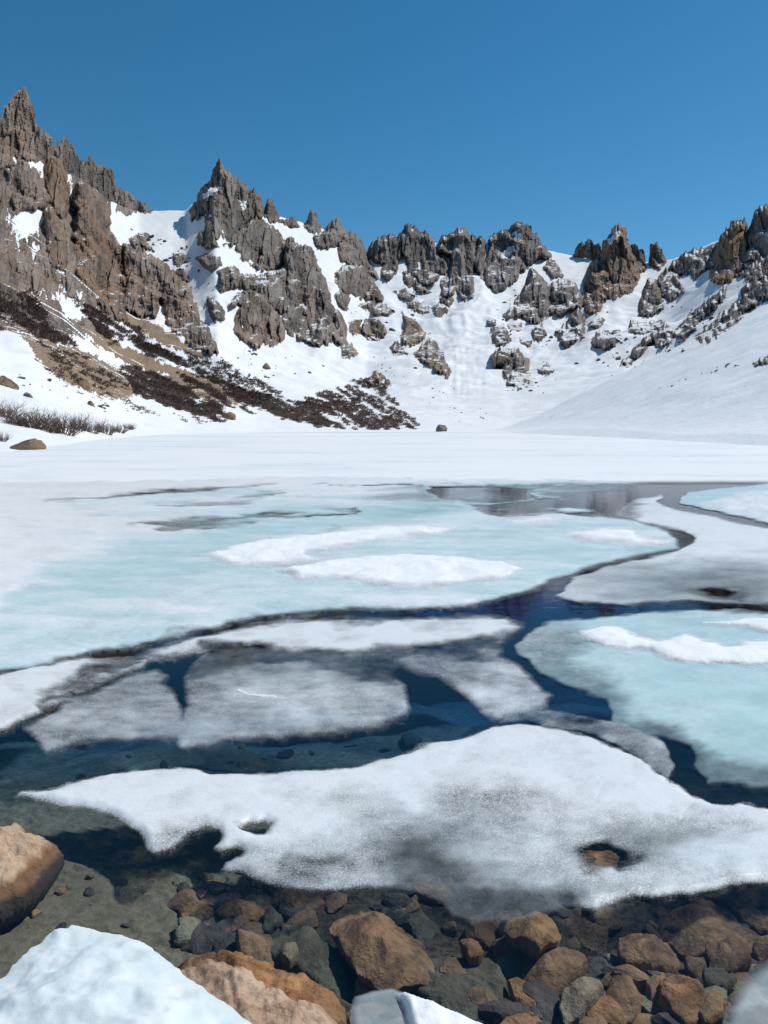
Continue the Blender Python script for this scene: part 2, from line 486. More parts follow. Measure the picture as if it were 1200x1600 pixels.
CRAGS = """
rock_crag|broad brown rubble cliff mass filling the left edge below the tall horn|crag_brown|-90,262 0,258 30,256 60,262 85,245 110,280 140,300 168,332 171,362 196,396 202,440 202,480 196,500 165,502 130,482 95,456 92,464 102,504 70,506 40,500 0,505 -90,500|19,256 40,249 70,250 76,262 66,272 52,268 40,262|15,345 22,330 45,322 66,322 72,340 60,362 40,374 22,364
rock_spire|tallest horn-shaped rock summit at the far left of the skyline|crag_brown|-60,262 -60,245 -30,225 -8,212 2,205 5,183 12,168 19,166 23,155 32,143 39,140 42,150 43,160 50,178 55,197 58,205 67,208 75,217 80,225 84,237 86,250 72,251 40,250 20,257 0,262
rock_crag|long grey ridge of broken blocks descending right from the tallest horn|crag_grey|84,242 92,226 101,222 110,230 115,243 122,247 130,257 140,252 150,259 163,265 173,271 178,282 181,293 197,303 213,313 227,321 233,331 200,333 172,331 165,342 150,332 110,302 90,272
rock_spire|cluster of brown pinnacles below the snow patch under the tallest horn|crag_brown|20,322 12,287 9,266 24,262 38,253 44,262 49,270 55,278 66,286 73,297 78,313 67,326 43,326 23,335
rock_spire|upright reddish pinnacle right of the snow patch under the tallest horn|crag_orange|71,292 72,258 78,248 86,247 93,252 98,265 103,290 109,315 101,347 86,332 78,312
rock_spire|massive brown free-standing column in the middle of the left cliff|crag_orange|117,335 118,297 123,286 128,284 137,292 150,306 163,319 167,333 169,360 180,373 193,400 198,433 199,502 180,497 150,472 122,432 115,380
rock_spire|narrow brown pillar left of the massive column in the left cliff|crag_orange|71,330 82,325 88,338 93,362 101,383 102,422 77,412 73,384
rock_buttress|brown buttress sloping down right from the left cliff to its pointed toe|crag_brown|192,383 215,389 240,402 262,421 285,439 295,455 301,475 314,500 328,525 339,553 320,549 300,538 277,521 265,506 258,476 250,466 240,492 225,497 205,487 194,482
rock_crag|pyramid peak with a thin tip left of centre on the skyline|crag_grey|298,332 307,316 317,296 330,282 335,272 338,259 342,253 346,258 349,266 356,273 367,277 380,292 387,307 397,301 406,316 411,337 400,342 373,364 371,378 340,383 313,383 309,370 323,353 325,334 313,338 300,343|316,305 330,292 342,291 340,298 328,305 318,312|372,312 386,314 386,326 378,330
rock_buttress|grey slab wall below the right shoulder of the pyramid peak|crag_grey|371,363 400,335 415,350 433,363 447,383 445,408 428,424 400,418 377,401 371,383
rock_buttress|tall grey-brown main pillar running down from the pyramid peak to the snow|crag_grey|445,387 457,369 463,386 480,387 490,406 503,432 510,453 517,480 530,492 538,513 540,538 525,539 520,519 517,532 500,543 483,536 460,524 442,511 442,497 447,480 446,453 446,420
rock_buttress|jumbled grey rock ledge left of the main pillar, under a snow shelf|crag_grey|341,423 367,419 374,432 400,432 427,426 448,418 449,482 440,491 423,478 380,475 359,478 377,454 396,451 367,448 347,454
rock_buttress|rounded brown knob at the foot of the jumbled ledge left of the main pillar|crag_brown|379,477 400,454 430,486 444,510 441,528 427,539 410,534 400,541 383,531 369,517 369,500
rock_outcrop|slim rock on the snow gully left of the rounded brown knob|crag_grey|324,464 340,472 349,487 351,498 337,506 327,487
rock_outcrop|flat grey rock cluster on the snow below the pyramid peak's left wall|crag_grey|307,402 323,396 343,402 346,414 330,424 319,417
rock_outcrop|dark rock strip on the snow saddle left of the pyramid peak|crag_grey|203,372 222,364 233,368 228,380 240,392 222,386 207,384
rock_outcrop|rounded grey rock on the snow saddle beside the dark rock strip|crag_grey|271,400 282,396 291,402 288,412 279,418 272,410
rock_outcrop|brown rock hugging the snow edge above the pointed brown buttress|crag_brown|268,424 282,420 292,428 294,440 284,444 272,434
rock_spire|sharp little spire just right of the pyramid peak's shoulder|crag_grey|414,336 418,320 422,314 426,322 429,331 434,344 425,347
rock_spire|slender finger spire on the snowy crest right of the pyramid peak|crag_grey|477,354 484,347 486,334 490,334 493,347 499,361 490,364
rock_outcrop|low rocks on the snow crest between two small spires|crag_grey|432,342 446,345 458,341 467,353 450,354
rock_crag|small notched crag on the crest right of the finger spire|crag_grey|492,373 508,361 519,348 527,345 537,362 534,378 513,387 499,384
rock_buttress|blocky tower standing left of the deep skyline notch|crag_grey|528,380 539,367 548,364 560,372 567,389 574,407 588,434 567,421 547,413 532,406
rock_buttress|dark stepped rock rib below the blocky tower by the notch|crag_grey|526,428 540,416 567,416 581,437 598,468 577,468 553,461 532,451 526,440
rock_outcrop|small upright rock below the stepped rib, left side|crag_grey|524,460 537,456 546,467 541,484 530,481
rock_outcrop|wedge-shaped rock below the stepped rib, right side|crag_grey|561,477 583,467 600,476 614,487 611,493 590,494 573,484
rock_outcrop|pair of joined rounded brown rocks on the snow below the wedge-shaped rock|crag_brown|546,503 567,499 583,496 597,506 603,520 593,531 580,528 563,518 553,524 546,517
rock_outcrop|lone brown rock on snow just right of the main pillar's foot|crag_brown|532,540 547,539 559,553 547,561 536,558
rock_crag|jagged dark crag right of the deep skyline notch|crag_slate|575,403 579,387 594,375 610,369 620,374 626,367 635,354 646,356 658,364 670,370 678,384 690,402 703,416 699,429 687,426 678,443 664,443 652,432 635,426 638,406 629,393 620,406 617,426 605,438 599,431 602,414 590,411
rock_outcrop|slanting slab rock under the jagged dark crag|crag_slate|629,428 640,427 658,444 673,456 661,458 646,452 631,441
rock_outcrop|small dark rocks below the slanting slab, upper group|crag_slate|613,457 632,450 647,463 640,471 629,467
rock_outcrop|small dark rocks below the slanting slab, lower group|crag_grey|636,475 649,472 671,476 672,487 658,490 646,484
rock_crag|dark double-ribbed crag in the centre of the headwall skyline|crag_slate|686,387 693,370 702,366 713,362 725,357 734,369 742,375 743,396 751,371 756,378 755,402 752,432 740,417 735,437 738,464 725,470 718,460 706,443 706,461 692,461 689,446 698,431 707,416 702,400 689,394
rock_outcrop|dark rock at the foot of the double-ribbed crag|crag_slate|688,466 702,462 708,469 702,478 689,473
rock_outcrop|rounded dark rock left of the avalanche gully below the double-ribbed crag|crag_slate|676,480 687,475 700,483 691,495 679,492
rock_crag|broad dark crag with a domed top right of the central snow chute|crag_slate|759,407 763,396 766,375 783,364 799,361 804,351 814,349 827,357 834,369 842,380 860,399 842,403 827,414 810,432 795,443 777,457 762,446 759,428|783,394 800,384 806,390 795,402 783,402|799,360 812,366 815,375 806,372
rock_crag|dark fanned crag with upright flutes below the domed crag|crag_slate|803,483 812,463 824,445 832,421 842,430 857,447 860,472 865,486 853,496 842,505 827,502 818,493 806,495
rock_crag|dark fluted rock wall right of the fanned crag|crag_slate|859,467 866,443 887,437 900,449 911,467 908,481 890,484 877,494 862,484
rock_outcrop|rock step leading up to the snow saddle from the fluted wall|crag_slate|849,418 860,402 872,416 881,432 863,434
rock_outcrop|narrow standing rock below the fanned crag|crag_slate|831,520 845,504 853,523 843,534 834,531
rock_buttress|dark craggy rock band under the fluted wall, left of a snow runnel|crag_slate|869,517 887,506 903,482 913,499 911,524 883,541 871,528
rock_outcrop|grey rock pair right of the avalanche gully, upper of the gully side|crag_slate|768,515 783,507 799,524 799,534 777,540 769,527
rock_buttress|big rounded brown-grey outcrop low on the headwall right of the gully|crag_grey|769,558 783,544 807,548 822,562 827,591 812,607 795,601 787,582 785,572 774,572
rock_outcrop|small rock group right of the big rounded low outcrop|crag_slate|841,580 853,570 865,578 853,586
rock_outcrop|single small stone beside the right foot of the big rounded outcrop|crag_slate|826,594 836,590 835,605 825,604
rock_outcrop|dark rock tucked under the fanned crag's left foot|crag_slate|787,495 798,482 811,495 795,499
rock_outcrop|tiny dark rock at the left end of the row under the fanned crag|crag_slate|762,501 773,500 773,508 763,508
rock_outcrop|flat dark rock between the fanned crag and the grey rock pair|crag_slate|794,507 814,506 813,515 798,516
rock_outcrop|low dark rock right of the grey rock pair|crag_slate|813,527 830,532 828,540 814,535
rock_outcrop|olive-brown rounded rock left of the gully, its top cut by snow|crag_brown|628,524 632,507 629,491 646,500 665,521 658,531 643,541 629,538
rock_outcrop|small grey boulder-shaped rock below the olive-brown rounded rock|crag_grey|610,542 620,533 636,553 617,554
rock_outcrop|long brown rock tongue pointing down into the avalanche debris|crag_brown|647,553 667,532 673,529 691,550 694,562 704,580 699,589 687,584 673,575 658,566 651,556
rock_spire|tall snow-capped orange tower on the right half of the skyline|crag_orange|914,440 927,412 940,402 947,379 963,356 972,357 977,372 985,396 998,433 990,451 970,461 950,464 937,471 937,484 920,491 912,477 916,457|950,377 960,362 969,360 970,368 958,376 952,386
rock_spire|small brown tooth on the snow crest left of the snow-capped tower|crag_orange|899,401 903,390 907,382 915,388 916,398
rock_spire|thin finger beside the small brown tooth left of the snow-capped tower|crag_slate|916,398 918,378 923,377 925,386 935,386 938,400 928,404
rock_spire|dark tooth touching the right side of the snow-capped tower|crag_slate|984,405 986,387 993,386 997,407
rock_spire|pointed dark spire second to the right of the snow-capped tower|crag_slate|992,414 998,393 1002,392 1008,421 1000,424
rock_spire|isolated dark cone spire standing alone on the right-hand snow saddle|crag_slate|1016,413 1020,387 1024,384 1028,388 1038,409 1030,421
rock_buttress|smooth rounded grey tower below the saddle with its shadow on the snow|crag_grey|999,487 1006,453 1013,439 1023,437 1034,453 1035,481 1020,491 1006,494
rock_buttress|snow-dusted knob joined to the right of the smooth rounded tower|crag_slate|1026,441 1043,422 1057,429 1068,453 1047,468 1032,461
rock_crag|ragged dark rock crest rising right toward the orange cliff|crag_slate|1047,420 1067,400 1083,394 1100,389 1121,382 1116,418 1097,421 1087,438 1080,424 1063,431
rock_spire|broad orange-faced cliff tower near the right edge|crag_orange|1112,434 1116,403 1130,369 1147,349 1163,346 1169,387 1160,420 1154,431 1130,444 1116,438
rock_crag|dark summit crag cut off by the right edge of the picture|crag_slate|1166,409 1170,363 1183,336 1192,326 1215,322 1270,300 1270,420 1200,402
rock_buttress|upper dark rock band at the right edge below the summit crag|crag_slate|1156,429 1183,406 1260,376 1260,432 1200,432 1177,440
rock_buttress|long dark diagonal rock band above the smooth right snow slope|crag_slate|1089,528 1110,510 1137,487 1160,470 1160,453 1200,432 1265,396 1265,440 1200,462 1173,482 1147,505 1120,522 1096,535
rock_buttress|broken diagonal rock rib left of the long dark band|crag_slate|1049,521 1073,502 1100,478 1131,451 1133,464 1107,489 1087,509 1067,529
rock_buttress|lowest tail of dark rocks stepping down left onto the snow|crag_slate|972,568 990,549 1013,526 1040,508 1055,517 1051,531 1033,542 1017,534 1000,555 980,572
rock_outcrop|flat dark rock band under the smooth rounded tower|crag_slate|982,517 987,502 1007,506 1034,501 1031,511 1003,523
rock_outcrop|round dark outcrop below the snow-capped tower|crag_slate|924,534 933,519 947,516 961,527 961,541 943,546 926,541
rock_outcrop|small rock at the mouth of the snow runnel below the snow-capped tower|crag_slate|919,510 927,499 944,499 938,514
rock_outcrop|small dark rock above right of the round dark outcrop|crag_slate|956,520 965,514 971,523 963,531
rock_outcrop|brown rock patch lying on the smooth right snow slope at the edge|crag_grey|1178,570 1200,556 1250,538 1250,562 1200,568
rock_outcrop|small brown rock heap at the left tip of the scrub above the lake|crag_brown|572,596 585,580 600,588 612,600 604,606 594,600 586,602
"""
CAT = {'rock_crag': 'crag', 'rock_spire': 'rock spire', 'rock_buttress': 'buttress', 'rock_outcrop': 'outcrop'}
for k, line in enumerate(CRAGS.strip().splitlines()):
    p = line.split('|')
    sky_line = k in (8, 35, 52)      # here the snow lies on the rock itself
    crag(p[0], p[1], CAT[p[0]], None, p[2], P(p[3]), [] if sky_line else [P(h) for h in p[4:]], [P(h) for h in p[4:]] if sky_line else [], seed=100 + 17 * k,
         rubble=0.3 if k == 0 else (0.3 if k == 2 else 0), thick=1.7 if k in (3, 4, 5, 6, 7) else (0.7 if k == 0 else 0.62), relief=1.25 if k in (0, 5, 7) else 1.0,
         wall=0.0 if p[0] == 'rock_outcrop' or k in (0, 1, 2) else (0.75 if k in (52, 61) else 0.4))

# tan scree aprons below the left cliff
SCREE = """
large tan scree apron between the dark scrub bands on the left slope|30,522 83,536 133,550 175,570 200,586 222,615 190,624 160,617 133,608 105,596 70,572
narrow tan scree strip low on the slope, right of the large apron|240,585 275,588 300,592 335,601 365,618 380,632 350,632 320,622 280,612 250,600
grey-brown rubble apron directly under the left cliff, at the left edge|-60,452 0,455 40,470 90,470 100,500 135,500 165,515 160,525 120,522 90,535 50,520 0,515 -60,505
brown earth strip showing between the two long scrub bands|120,500 160,520 200,545 240,562 300,585 360,606 420,628 380,630 320,604 250,582 200,566 150,535
thin brown gravel strip along the foot of the pointed buttress|190,470 230,500 262,520 300,545 330,560 300,556 260,540 225,520 195,505"""
for k, line in enumerate(SCREE.strip().splitlines()):
    lab, pl = line.split('|')
    crag('scree_apron', lab, 'scree', None, 'scree' if k != 2 else 'crag_brown', P(pl), step=1.2, relief=0.7, thick=0.35, seed=900 + k * 13, rubble=0.9)


# ------------------------------------------------------------------ lake: bed, water, ice
def bed_z(x, y):
    dep = np.interp(y, [0.3, 1.6, 2.2, 3.0, 4.0, 6.0, 10.0, 30.0], [0.1, 0.13, 0.16, 0.19, 0.28, 0.75, 1.6, 3.2])
    z = -dep + 0.10 * fbm(x / 1.1, y / 1.1, octv=3, seed=61) * np.clip(dep * 2, 0, 1.4)
    w = (0.86 * y + 0.5 * x) / 0.062 + 1.5 * fbm(x / 0.5, y / 0.35, octv=3, seed=63)
    a = sstep(-0.45, 0.0, fbm(x / 0.9 + 3, y / 0.9, octv=2, seed=65))
    z = z + 0.010 * (1 - 2 * np.abs(np.sin(w * math.pi)) ** 0.8) * a * np.clip(1.4 - y / 6, 0, 1) + 0.006 * fbm(x / 0.06, y / 0.06, octv=2, seed=67) * np.clip(1.4 - y / 5, 0, 1)
    return z

def bed_mat():
    m, nt = mat('lake_bed_sand'); b = NB(nt)
    n1 = b.noise(b.pos(), 1.3, 4, 0.6); n2 = b.noise(b.pos(), 26, 6, 0.7); n3 = b.noise(b.pos(), 160, 3, 0.6)
    c = b.mix(b.rng(n2, 0.3, 0.7), (0.15, 0.112, 0.062), (0.34, 0.265, 0.155))
    c = b.mix(b.rng(n1, 0.45, 0.68, 0, 0.6), c, (0.20, 0.14, 0.085))
    c = b.mix(b.rng(n3, 0.55, 0.75, 0, 0.5), c, (0.34, 0.30, 0.23))
    # brown algae-coated gravel under the stones on the right, clean sand on the left
    g = b.n('ShaderNodeNewGeometry'); sx = b.n('ShaderNodeSeparateXYZ'); b.l(g.outputs['Position'], sx.inputs[0])
    side = b.math('ADD', sx.outputs[0], b.math('MULTIPLY', b.math('SUBTRACT', n1, 0.5), 1.2))
    gravel = b.mix(b.rng(b.noise(b.pos(), 38, 5, 0.7), 0.35, 0.65), (0.05, 0.034, 0.022), (0.17, 0.115, 0.07))
    c = b.mix(b.math('MULTIPLY', b.rng(side, -0.55, -0.15), b.rng(sx.outputs[1], 3.6, 3.0)), c, gravel)
    b.out(b.principled(c, 0.85, 0.2, b.bump(n2, 0.5, 0.03)))
    return m
M['bed'] = bed_mat()
us = np.arange(-700, 1901, 4.0); vs = np.concatenate([np.arange(725, 1000, 4.0), np.arange(1000, 2100, 3.2)])
U, V = np.meshgrid(us, vs)
bx, by = on_plane(U, V, -0.3)
bz = bed_z(bx, by)
ii = np.arange(U.size).reshape(U.shape)
q = np.stack([ii[1:, :-1], ii[1:, 1:], ii[:-1, 1:], ii[:-1, :-1]], -1).reshape(-1, 4)
tag(link('lake_bed', np.stack([bx, by, bz], -1).reshape(-1, 3), [q], M['bed'], smooth=True), 'rippled grey-brown sand lake bed seen through clear water', kind='structure')

def water_mat():
    m, nt = mat('clear_lake_water'); b = NB(nt)
    n = b.noise(b.pos((1, 2.2, 1)), 3.2, 3, 0.5); n2 = b.noise(b.pos((1, 1.8, 1)), 14.0, 2, 0.5)
    nrm = b.bump(b.math('ADD', n, b.math('MULTIPLY', n2, 0.25)), 0.035, 0.05)
    fr = b.n('ShaderNodeFresnel'); fr.inputs['IOR'].default_value = 1.38; b.l(nrm, fr.inputs['Normal'])
    tr = b.n('ShaderNodeBsdfTransparent'); tr.inputs[0].default_value = (0.97, 0.99, 1.0, 1)
    gl = b.n('ShaderNodeBsdfGlossy'); gl.inputs['Roughness'].default_value = 0.02; b.l(nrm, gl.inputs['Normal'])
    mx = b.n('ShaderNodeMixShader'); b.l(fr.outputs[0], mx.inputs[0]); b.l(tr.outputs[0], mx.inputs[1]); b.l(gl.outputs[0], mx.inputs[2])
    va = b.n('ShaderNodeVolumeAbsorption'); va.inputs['Color'].default_value = (0.05, 0.52, 0.92, 1); va.inputs['Density'].default_value = 0.95
    b.out(mx.outputs[0], va.outputs[0])
    return m
M['water'] = water_mat()
wx, wy0, wy1, wz = 60.0, -4.0, 45.0, -7.0
wv = [(-wx, wy0, 0), (wx, wy0, 0), (wx, wy1, 0), (-wx, wy1, 0), (-wx, wy0, wz), (wx, wy0, wz), (wx, wy1, wz), (-wx, wy1, wz)]
wf = np.array([[0, 1, 2, 3], [7, 6, 5, 4], [0, 4, 5, 1], [1, 5, 6, 2], [2, 6, 7, 3], [3, 7, 4, 0]])
tag(link('lake_water', wv, [wf], M['water']), 'clear dark blue lake water in the open leads between ice', kind='structure')

def ice_mat(name, tint, grain, grain_scale, rough=0.45, spec=0.4, white=(0.82, 0.845, 0.845), thin=(0.93, 0.96, 0.97), grit=0.35):
    """floating ice: 'op' = how much of what lies below it hides, 'wh' = snow cover on it"""
    m, nt = mat(name); b = NB(nt)
    op, wh = b.attr('op'), b.attr('wh')
    g1 = b.noise(b.pos((1, 1, 1)), grain_scale, 3, 0.75)
    vo = b.n('ShaderNodeTexVoronoi'); vo.inputs['Scale'].default_value = grain_scale * 0.8; b.l(b.pos(), vo.inputs['Vector'])
    crys = b.rng(vo.outputs['Distance'], 0.40, 0.10)
    g2 = b.noise(b.pos((1, 1.6, 1)), grain_scale * 0.06, 5, 0.65)
    g = b.math('ADD', b.math('MULTIPLY', b.math('SUBTRACT', g1, 0.5), grain), b.math('MULTIPLY', b.math('SUBTRACT', g2, 0.5), grain * 0.55))
    g = b.math('ADD', g, b.math('MULTIPLY', b.math('SUBTRACT', crys, 0.35), grain * 0.35))
    g = b.math('MULTIPLY', g, b.math('ADD', 0.12, b.math('MULTIPLY', wh, 0.9)))
    mid = b.math('MULTIPLY', b.math('MULTIPLY', op, b.math('SUBTRACT', 1.0, op)), 4.0)
    al = b.math('ADD', op, b.math('MULTIPLY', g, b.math('ADD', mid, 0.12)), clamp=True)
    w2 = b.math('ADD', wh, b.math('MULTIPLY', b.math('MULTIPLY', b.math('MULTIPLY', wh, b.math('SUBTRACT', 1.0, wh)), 4.0), b.math('MULTIPLY', b.math('ADD', b.math('SUBTRACT', g1, 0.5), b.math('SUBTRACT', g2, 0.5)), 1.2)), clamp=True)
    t2 = b.mix(b.rng(g2, 0.3, 0.7), tint, tuple(min(1, x * 1.10) for x in tint))
    c = b.mix(w2, t2, white)
    c = b.mix(b.math('MULTIPLY', crys, grit), c, tuple(min(0.88, x * 1.15) for x in white))
    nrm = b.bump(b.math('ADD', g1, b.math('MULTIPLY', g2, 2.5)), 0.22, 0.02)
    p = b.principled(c, rough, spec, nrm)
    tr = b.n('ShaderNodeBsdfTransparent'); tr.inputs[0].default_value = (*thin, 1)
    mx = b.n('ShaderNodeMixShader'); b.l(al, mx.inputs[0]); b.l(tr.outputs[0], mx.inputs[1]); b.l(p, mx.inputs[2])
    b.out(mx.outputs[0])
    return m
M['ice_far'] = ice_mat('snow_covered_ice', (0.63, 0.695, 0.71), 0.3, 9.0, 0.6, 0.25)
M['ice_blue'] = ice_mat('turquoise_ice', (0.43, 0.615, 0.63), 0.5, 22.0, 0.35, 0.35, grit=0.05)
M['ice_grey'] = ice_mat('grey_ice', (0.53, 0.615, 0.635), 0.35, 30.0, 0.35, 0.35, grit=0.10)
M['ice_slush'] = ice_mat('granular_slush_ice', (0.58, 0.655, 0.68), 1.25, 120.0, 0.35, 0.5, white=(0.79, 0.82, 0.825), grit=0.35)
M['ice_snow'] = ice_mat('snow_on_ice', (0.60, 0.74, 0.77), 0.5, 26.0, 0.6, 0.25, white=(0.86, 0.88, 0.89), grit=0.1)

def blob(L, U, V):
    """soft region mask: outline or ellipse with a blur in sight-line pixels"""
    if L[0] == 'p':
        s = poly_sd(P(L[1]), U, V)
    else:
        cx, cy, rx, ry = L[1]
        r = np.hypot((U - cx) / rx, (V - cy) / ry)
        s = (1 - r) * min(rx, ry)
        if len(L) > 4: return sstep(1 + L[3], 1 - L[3], r)
    return sstep(-L[3], L[3], s)

def floe(name, label, cat, group, poly, op0, wh0, ops=(), whs=(), step=2.5, z0=0.010, lift=0.008, snowlift=0.010, mkey='ice_slush', edge=6.0, edge_noise=1.0,
         skirt=0.025, parent=None, seed=0, kind=None, holes=(), stepv=None, streak=0.0, lump=0.0, lump_s=0.5, mottle=0.0, root=False, grow=0.0):
    def warp(U, V, k):
        y = on_plane(U, V, 0.02)[1]
        sc = np.maximum(y, 1.0)
        la, lb = U / 130.0, np.log(sc) / 0.11
        n1 = fbm(la, lb, octv=4, seed=seed, gain=0.6); n2 = fbm(la, lb, octv=4, seed=seed + 9, gain=0.6)
        fore = np.clip((V - HORIZON) / 420.0, 0.06, 1)
        return U + 26 * k * n1, V + 26 * k * n2 * fore
    def sdf(U, V):
        A, B = warp(U, V, 0.35 * edge_noise)
        s = poly_sd(poly, A, B)
        s = s + grow
        for h in holes: s = np.minimum(s, -poly_sd(h, A, B))
        return s
    lo, hi = poly.min(0) - 12, poly.max(0) + 12
    u, v, s, q, be = patch(sdf, (lo[0], lo[1], hi[0], hi[1]), step, stepv)
    A, B = warp(u, v, 1.0)
    op = np.full(len(u), float(op0)); wh = np.full(len(u), float(wh0))
    for L in ops: op = op + (L[2] - op) * blob(L, A, B)
    for L in whs: wh = wh + (L[2] - wh) * blob(L, A, B)
    x, y = on_plane(u, v, z0)
    if streak:
        wh = wh + streak * fbm(u / 230, np.log(y) / 0.10, octv=5, seed=seed + 4, gain=0.6)
    if mottle: op = op + mottle * (fbm(u / 60, np.log(y) / 0.06, octv=5, seed=seed + 14, gain=0.6)) * np.clip(4 * op * (1.15 - op), 0, 1)
    if edge: op = op * (0.15 + 0.85 * sstep(0, edge, s))
    op = np.clip(op, 0, 1); wh = np.clip(wh, 0, 1)
    sm = np.clip(s / 12.0, 0, 1)
    z = z0 + sm * (lift * op + snowlift * wh * op) + sm * 0.004 * fbm(x / 0.25, y / 0.25, octv=3, seed=seed + 2) * op
    if lump: z = z + sm * wh * lump * (0.5 + fbm(x / lump_s, y / lump_s, octv=4, seed=seed + 5))
    pts = np.stack([x, y, np.maximum(z, 0.004)], -1)
    n = len(pts); bi = np.unique(be); rm = np.full(n, -1); rm[bi] = n + np.arange(len(bi))
    low = pts[bi].copy(); low[:, 2] = -skirt
    sk = np.stack([be[:, 1], be[:, 0], rm[be[:, 0]], rm[be[:, 1]]], 1)
    if root:
        r_ = bpy.data.objects.new(name, None); COL.objects.link(r_); r_.location = pts.mean(0); parent = tag(r_, label, cat, group, kind); name = 'ice_plate'
    o = link(name, np.concatenate([pts, low]) - (np.array(parent.location) if parent is not None else 0), [q, sk], M[mkey], parent, True,
             {'op': np.concatenate([op, op[bi] * 0.35]), 'wh': np.concatenate([wh, wh[bi]])})
    if root: return parent
    return tag(o, label, cat, group, kind)

# snow-covered lake ice reaching to the shore
floe('frozen_lake', 'flat snow-covered lake ice reaching back to the foot of the slopes', None, None, P('-1500,671 2700,671 2700,757 1300,757 1100,756 900,758 700,757 500,754 300,758 100,762 -1500,764'),
     1, 0.9, step=9, stepv=0.9, mkey='ice_far', edge=7, edge_noise=0.8, kind='structure', z0=0.02, skirt=0.05, streak=0.9, seed=3, lift=0.03)

big = floe('ice_floe', 'huge turquoise ice sheet with white snow patches, filling the left and middle of the lake', 'ice floe', 'ice sheets on the lake',
     P('-700,1180 -260,1085 -60,1058 0,1047 75,1030 125,1020 155,1012 200,1008 240,1002 280,995 320,980 360,968 390,964 430,957 480,952 550,950 650,952 725,947 765,937 815,925 860,905 895,895 940,880 980,870 1025,862 1058,855 1050,842 1042,832 1000,816 950,808 920,799 905,785 925,768 980,760 1060,742 700,740 450,738 200,742 -260,746 -700,750'),
     1.0, 0.30,
     ops=[('p', '55,784 120,780 200,772 300,763 420,758 330,769 240,775 150,784', 0.35, 3), ('p', '200,774 270,767 300,769 240,776', 0.1, 2),
          ('p', '250,788 330,782 440,771 430,778 380,787 290,790', 0.35, 3), ('p', '205,823 300,813 420,805 560,792 550,798 460,808 380,815 280,826', 0.3, 3.5), ('p', '420,806 500,801 556,793 545,799 470,806', 0.05, 1.5),
          ('p', '490,757 640,757 660,760 560,760', 0.1, 1.5), ('p', '560,775 660,760 690,775 720,790 640,785', 0.55, 7),
          ('p', '672,763 690,760 760,759 850,766 845,774 800,784 745,788 705,782', 0.03, 2.2), ('e', (755, 776, 35, 6), 0.45, 6),
          ('p', '740,792 790,786 850,776 900,780 930,790 940,806 880,798 830,802 760,800', 0.10, 3), ('p', '850,770 960,766 1010,772 980,800 940,806 900,790', 0.04, 6),
          ('p', '780,760 900,757 1060,757 1060,763 900,768', 0.25, 3), ('e', (640, 800, 60, 8), 0.75, 6), ('p', '480,832 540,822 520,836', 0.7, 5),
          ('p', '300,985 340,972 420,955 430,962 340,985 250,1004', 0.5, 8)],
     whs=[('p', '-260,740 1060,740 1060,756 760,757 640,762 520,764 420,766 330,768 230,775 60,786 -60,794 -260,800', 1.3, 7), ('p', '-260,770 60,776 230,790 330,806 290,822 230,840 180,856 130,878 60,905 10,935 -20,980 -260,1000', 1.2, 24),
          ('p', '240,789 330,778 470,776 560,778 690,776 640,790 520,793 420,800 330,808 200,815 130,806', 0.75, 7), ('p', '400,768 540,763 640,764 600,772 420,776', 0.8, 3),
          ('p', '60,795 180,785 260,784 200,795 90,800', 0.75, 5), ('p', '640,815 760,800 900,802 860,822 740,826 640,828', 0.75, 7),
          ('p', '450,757 660,753 900,753 1060,752 1060,757 800,757 640,759', 0.9, 2),
          ('p', '220,968 260,940 330,925 440,926 430,945 330,960', 0.65, 14), ('e', (90, 1000, 170, 36), 0.45, 26), ('p', '300,826 420,812 560,806 640,802 600,818 480,832 330,846', 0.1, 12), ('e', (560, 938, 260, 14), 0.4, 12), ('p', '560,845 700,835 860,838 760,850 600,862', 0.45, 8)],
     step=2.6, stepv=1.6, mkey='ice_blue', edge=7, seed=11, streak=0.45, snowlift=0.02, lump=0.012, root=True, mottle=0.15, grow=4.0)
def snowcap(label, pl, seed, lump=0.05, edge=14, parent=big, z0=0.02, wh=1.0, ops=(), mkey='ice_snow', en=1.1, lumps=0.4, grow=5.0):
    return floe('snow_patch', None, None, None, P(pl), 1, wh, ops=ops, step=2.2, stepv=1.3, mkey=mkey, edge=edge, edge_noise=en, seed=seed, z0=z0, lift=0.01, snowlift=0.015, skirt=-z0 + 0.012, parent=parent, lump=lump * 0.5, lump_s=lumps, grow=grow)
snowcap('', '425,893 520,872 600,866 700,866 785,874 818,890 790,906 720,916 650,922 590,920 540,906 470,909', 21)
snowcap('', '305,868 420,842 560,824 640,818 725,820 685,838 560,852 480,868 520,880 440,887 370,887', 22)
snowcap('', '868,839 900,829 950,825 1002,829 992,838 1042,843 1046,850 990,854 940,849', 23, 0.06)
snowcap('', '765,812 860,806 882,812 860,819 800,822', 24)
snowcap('', '250,789 340,779 420,777 430,781 350,789', 25, 0.04)
snowcap('', '440,770 520,766 650,765 660,770 560,777 470,777', 26, 0.04)

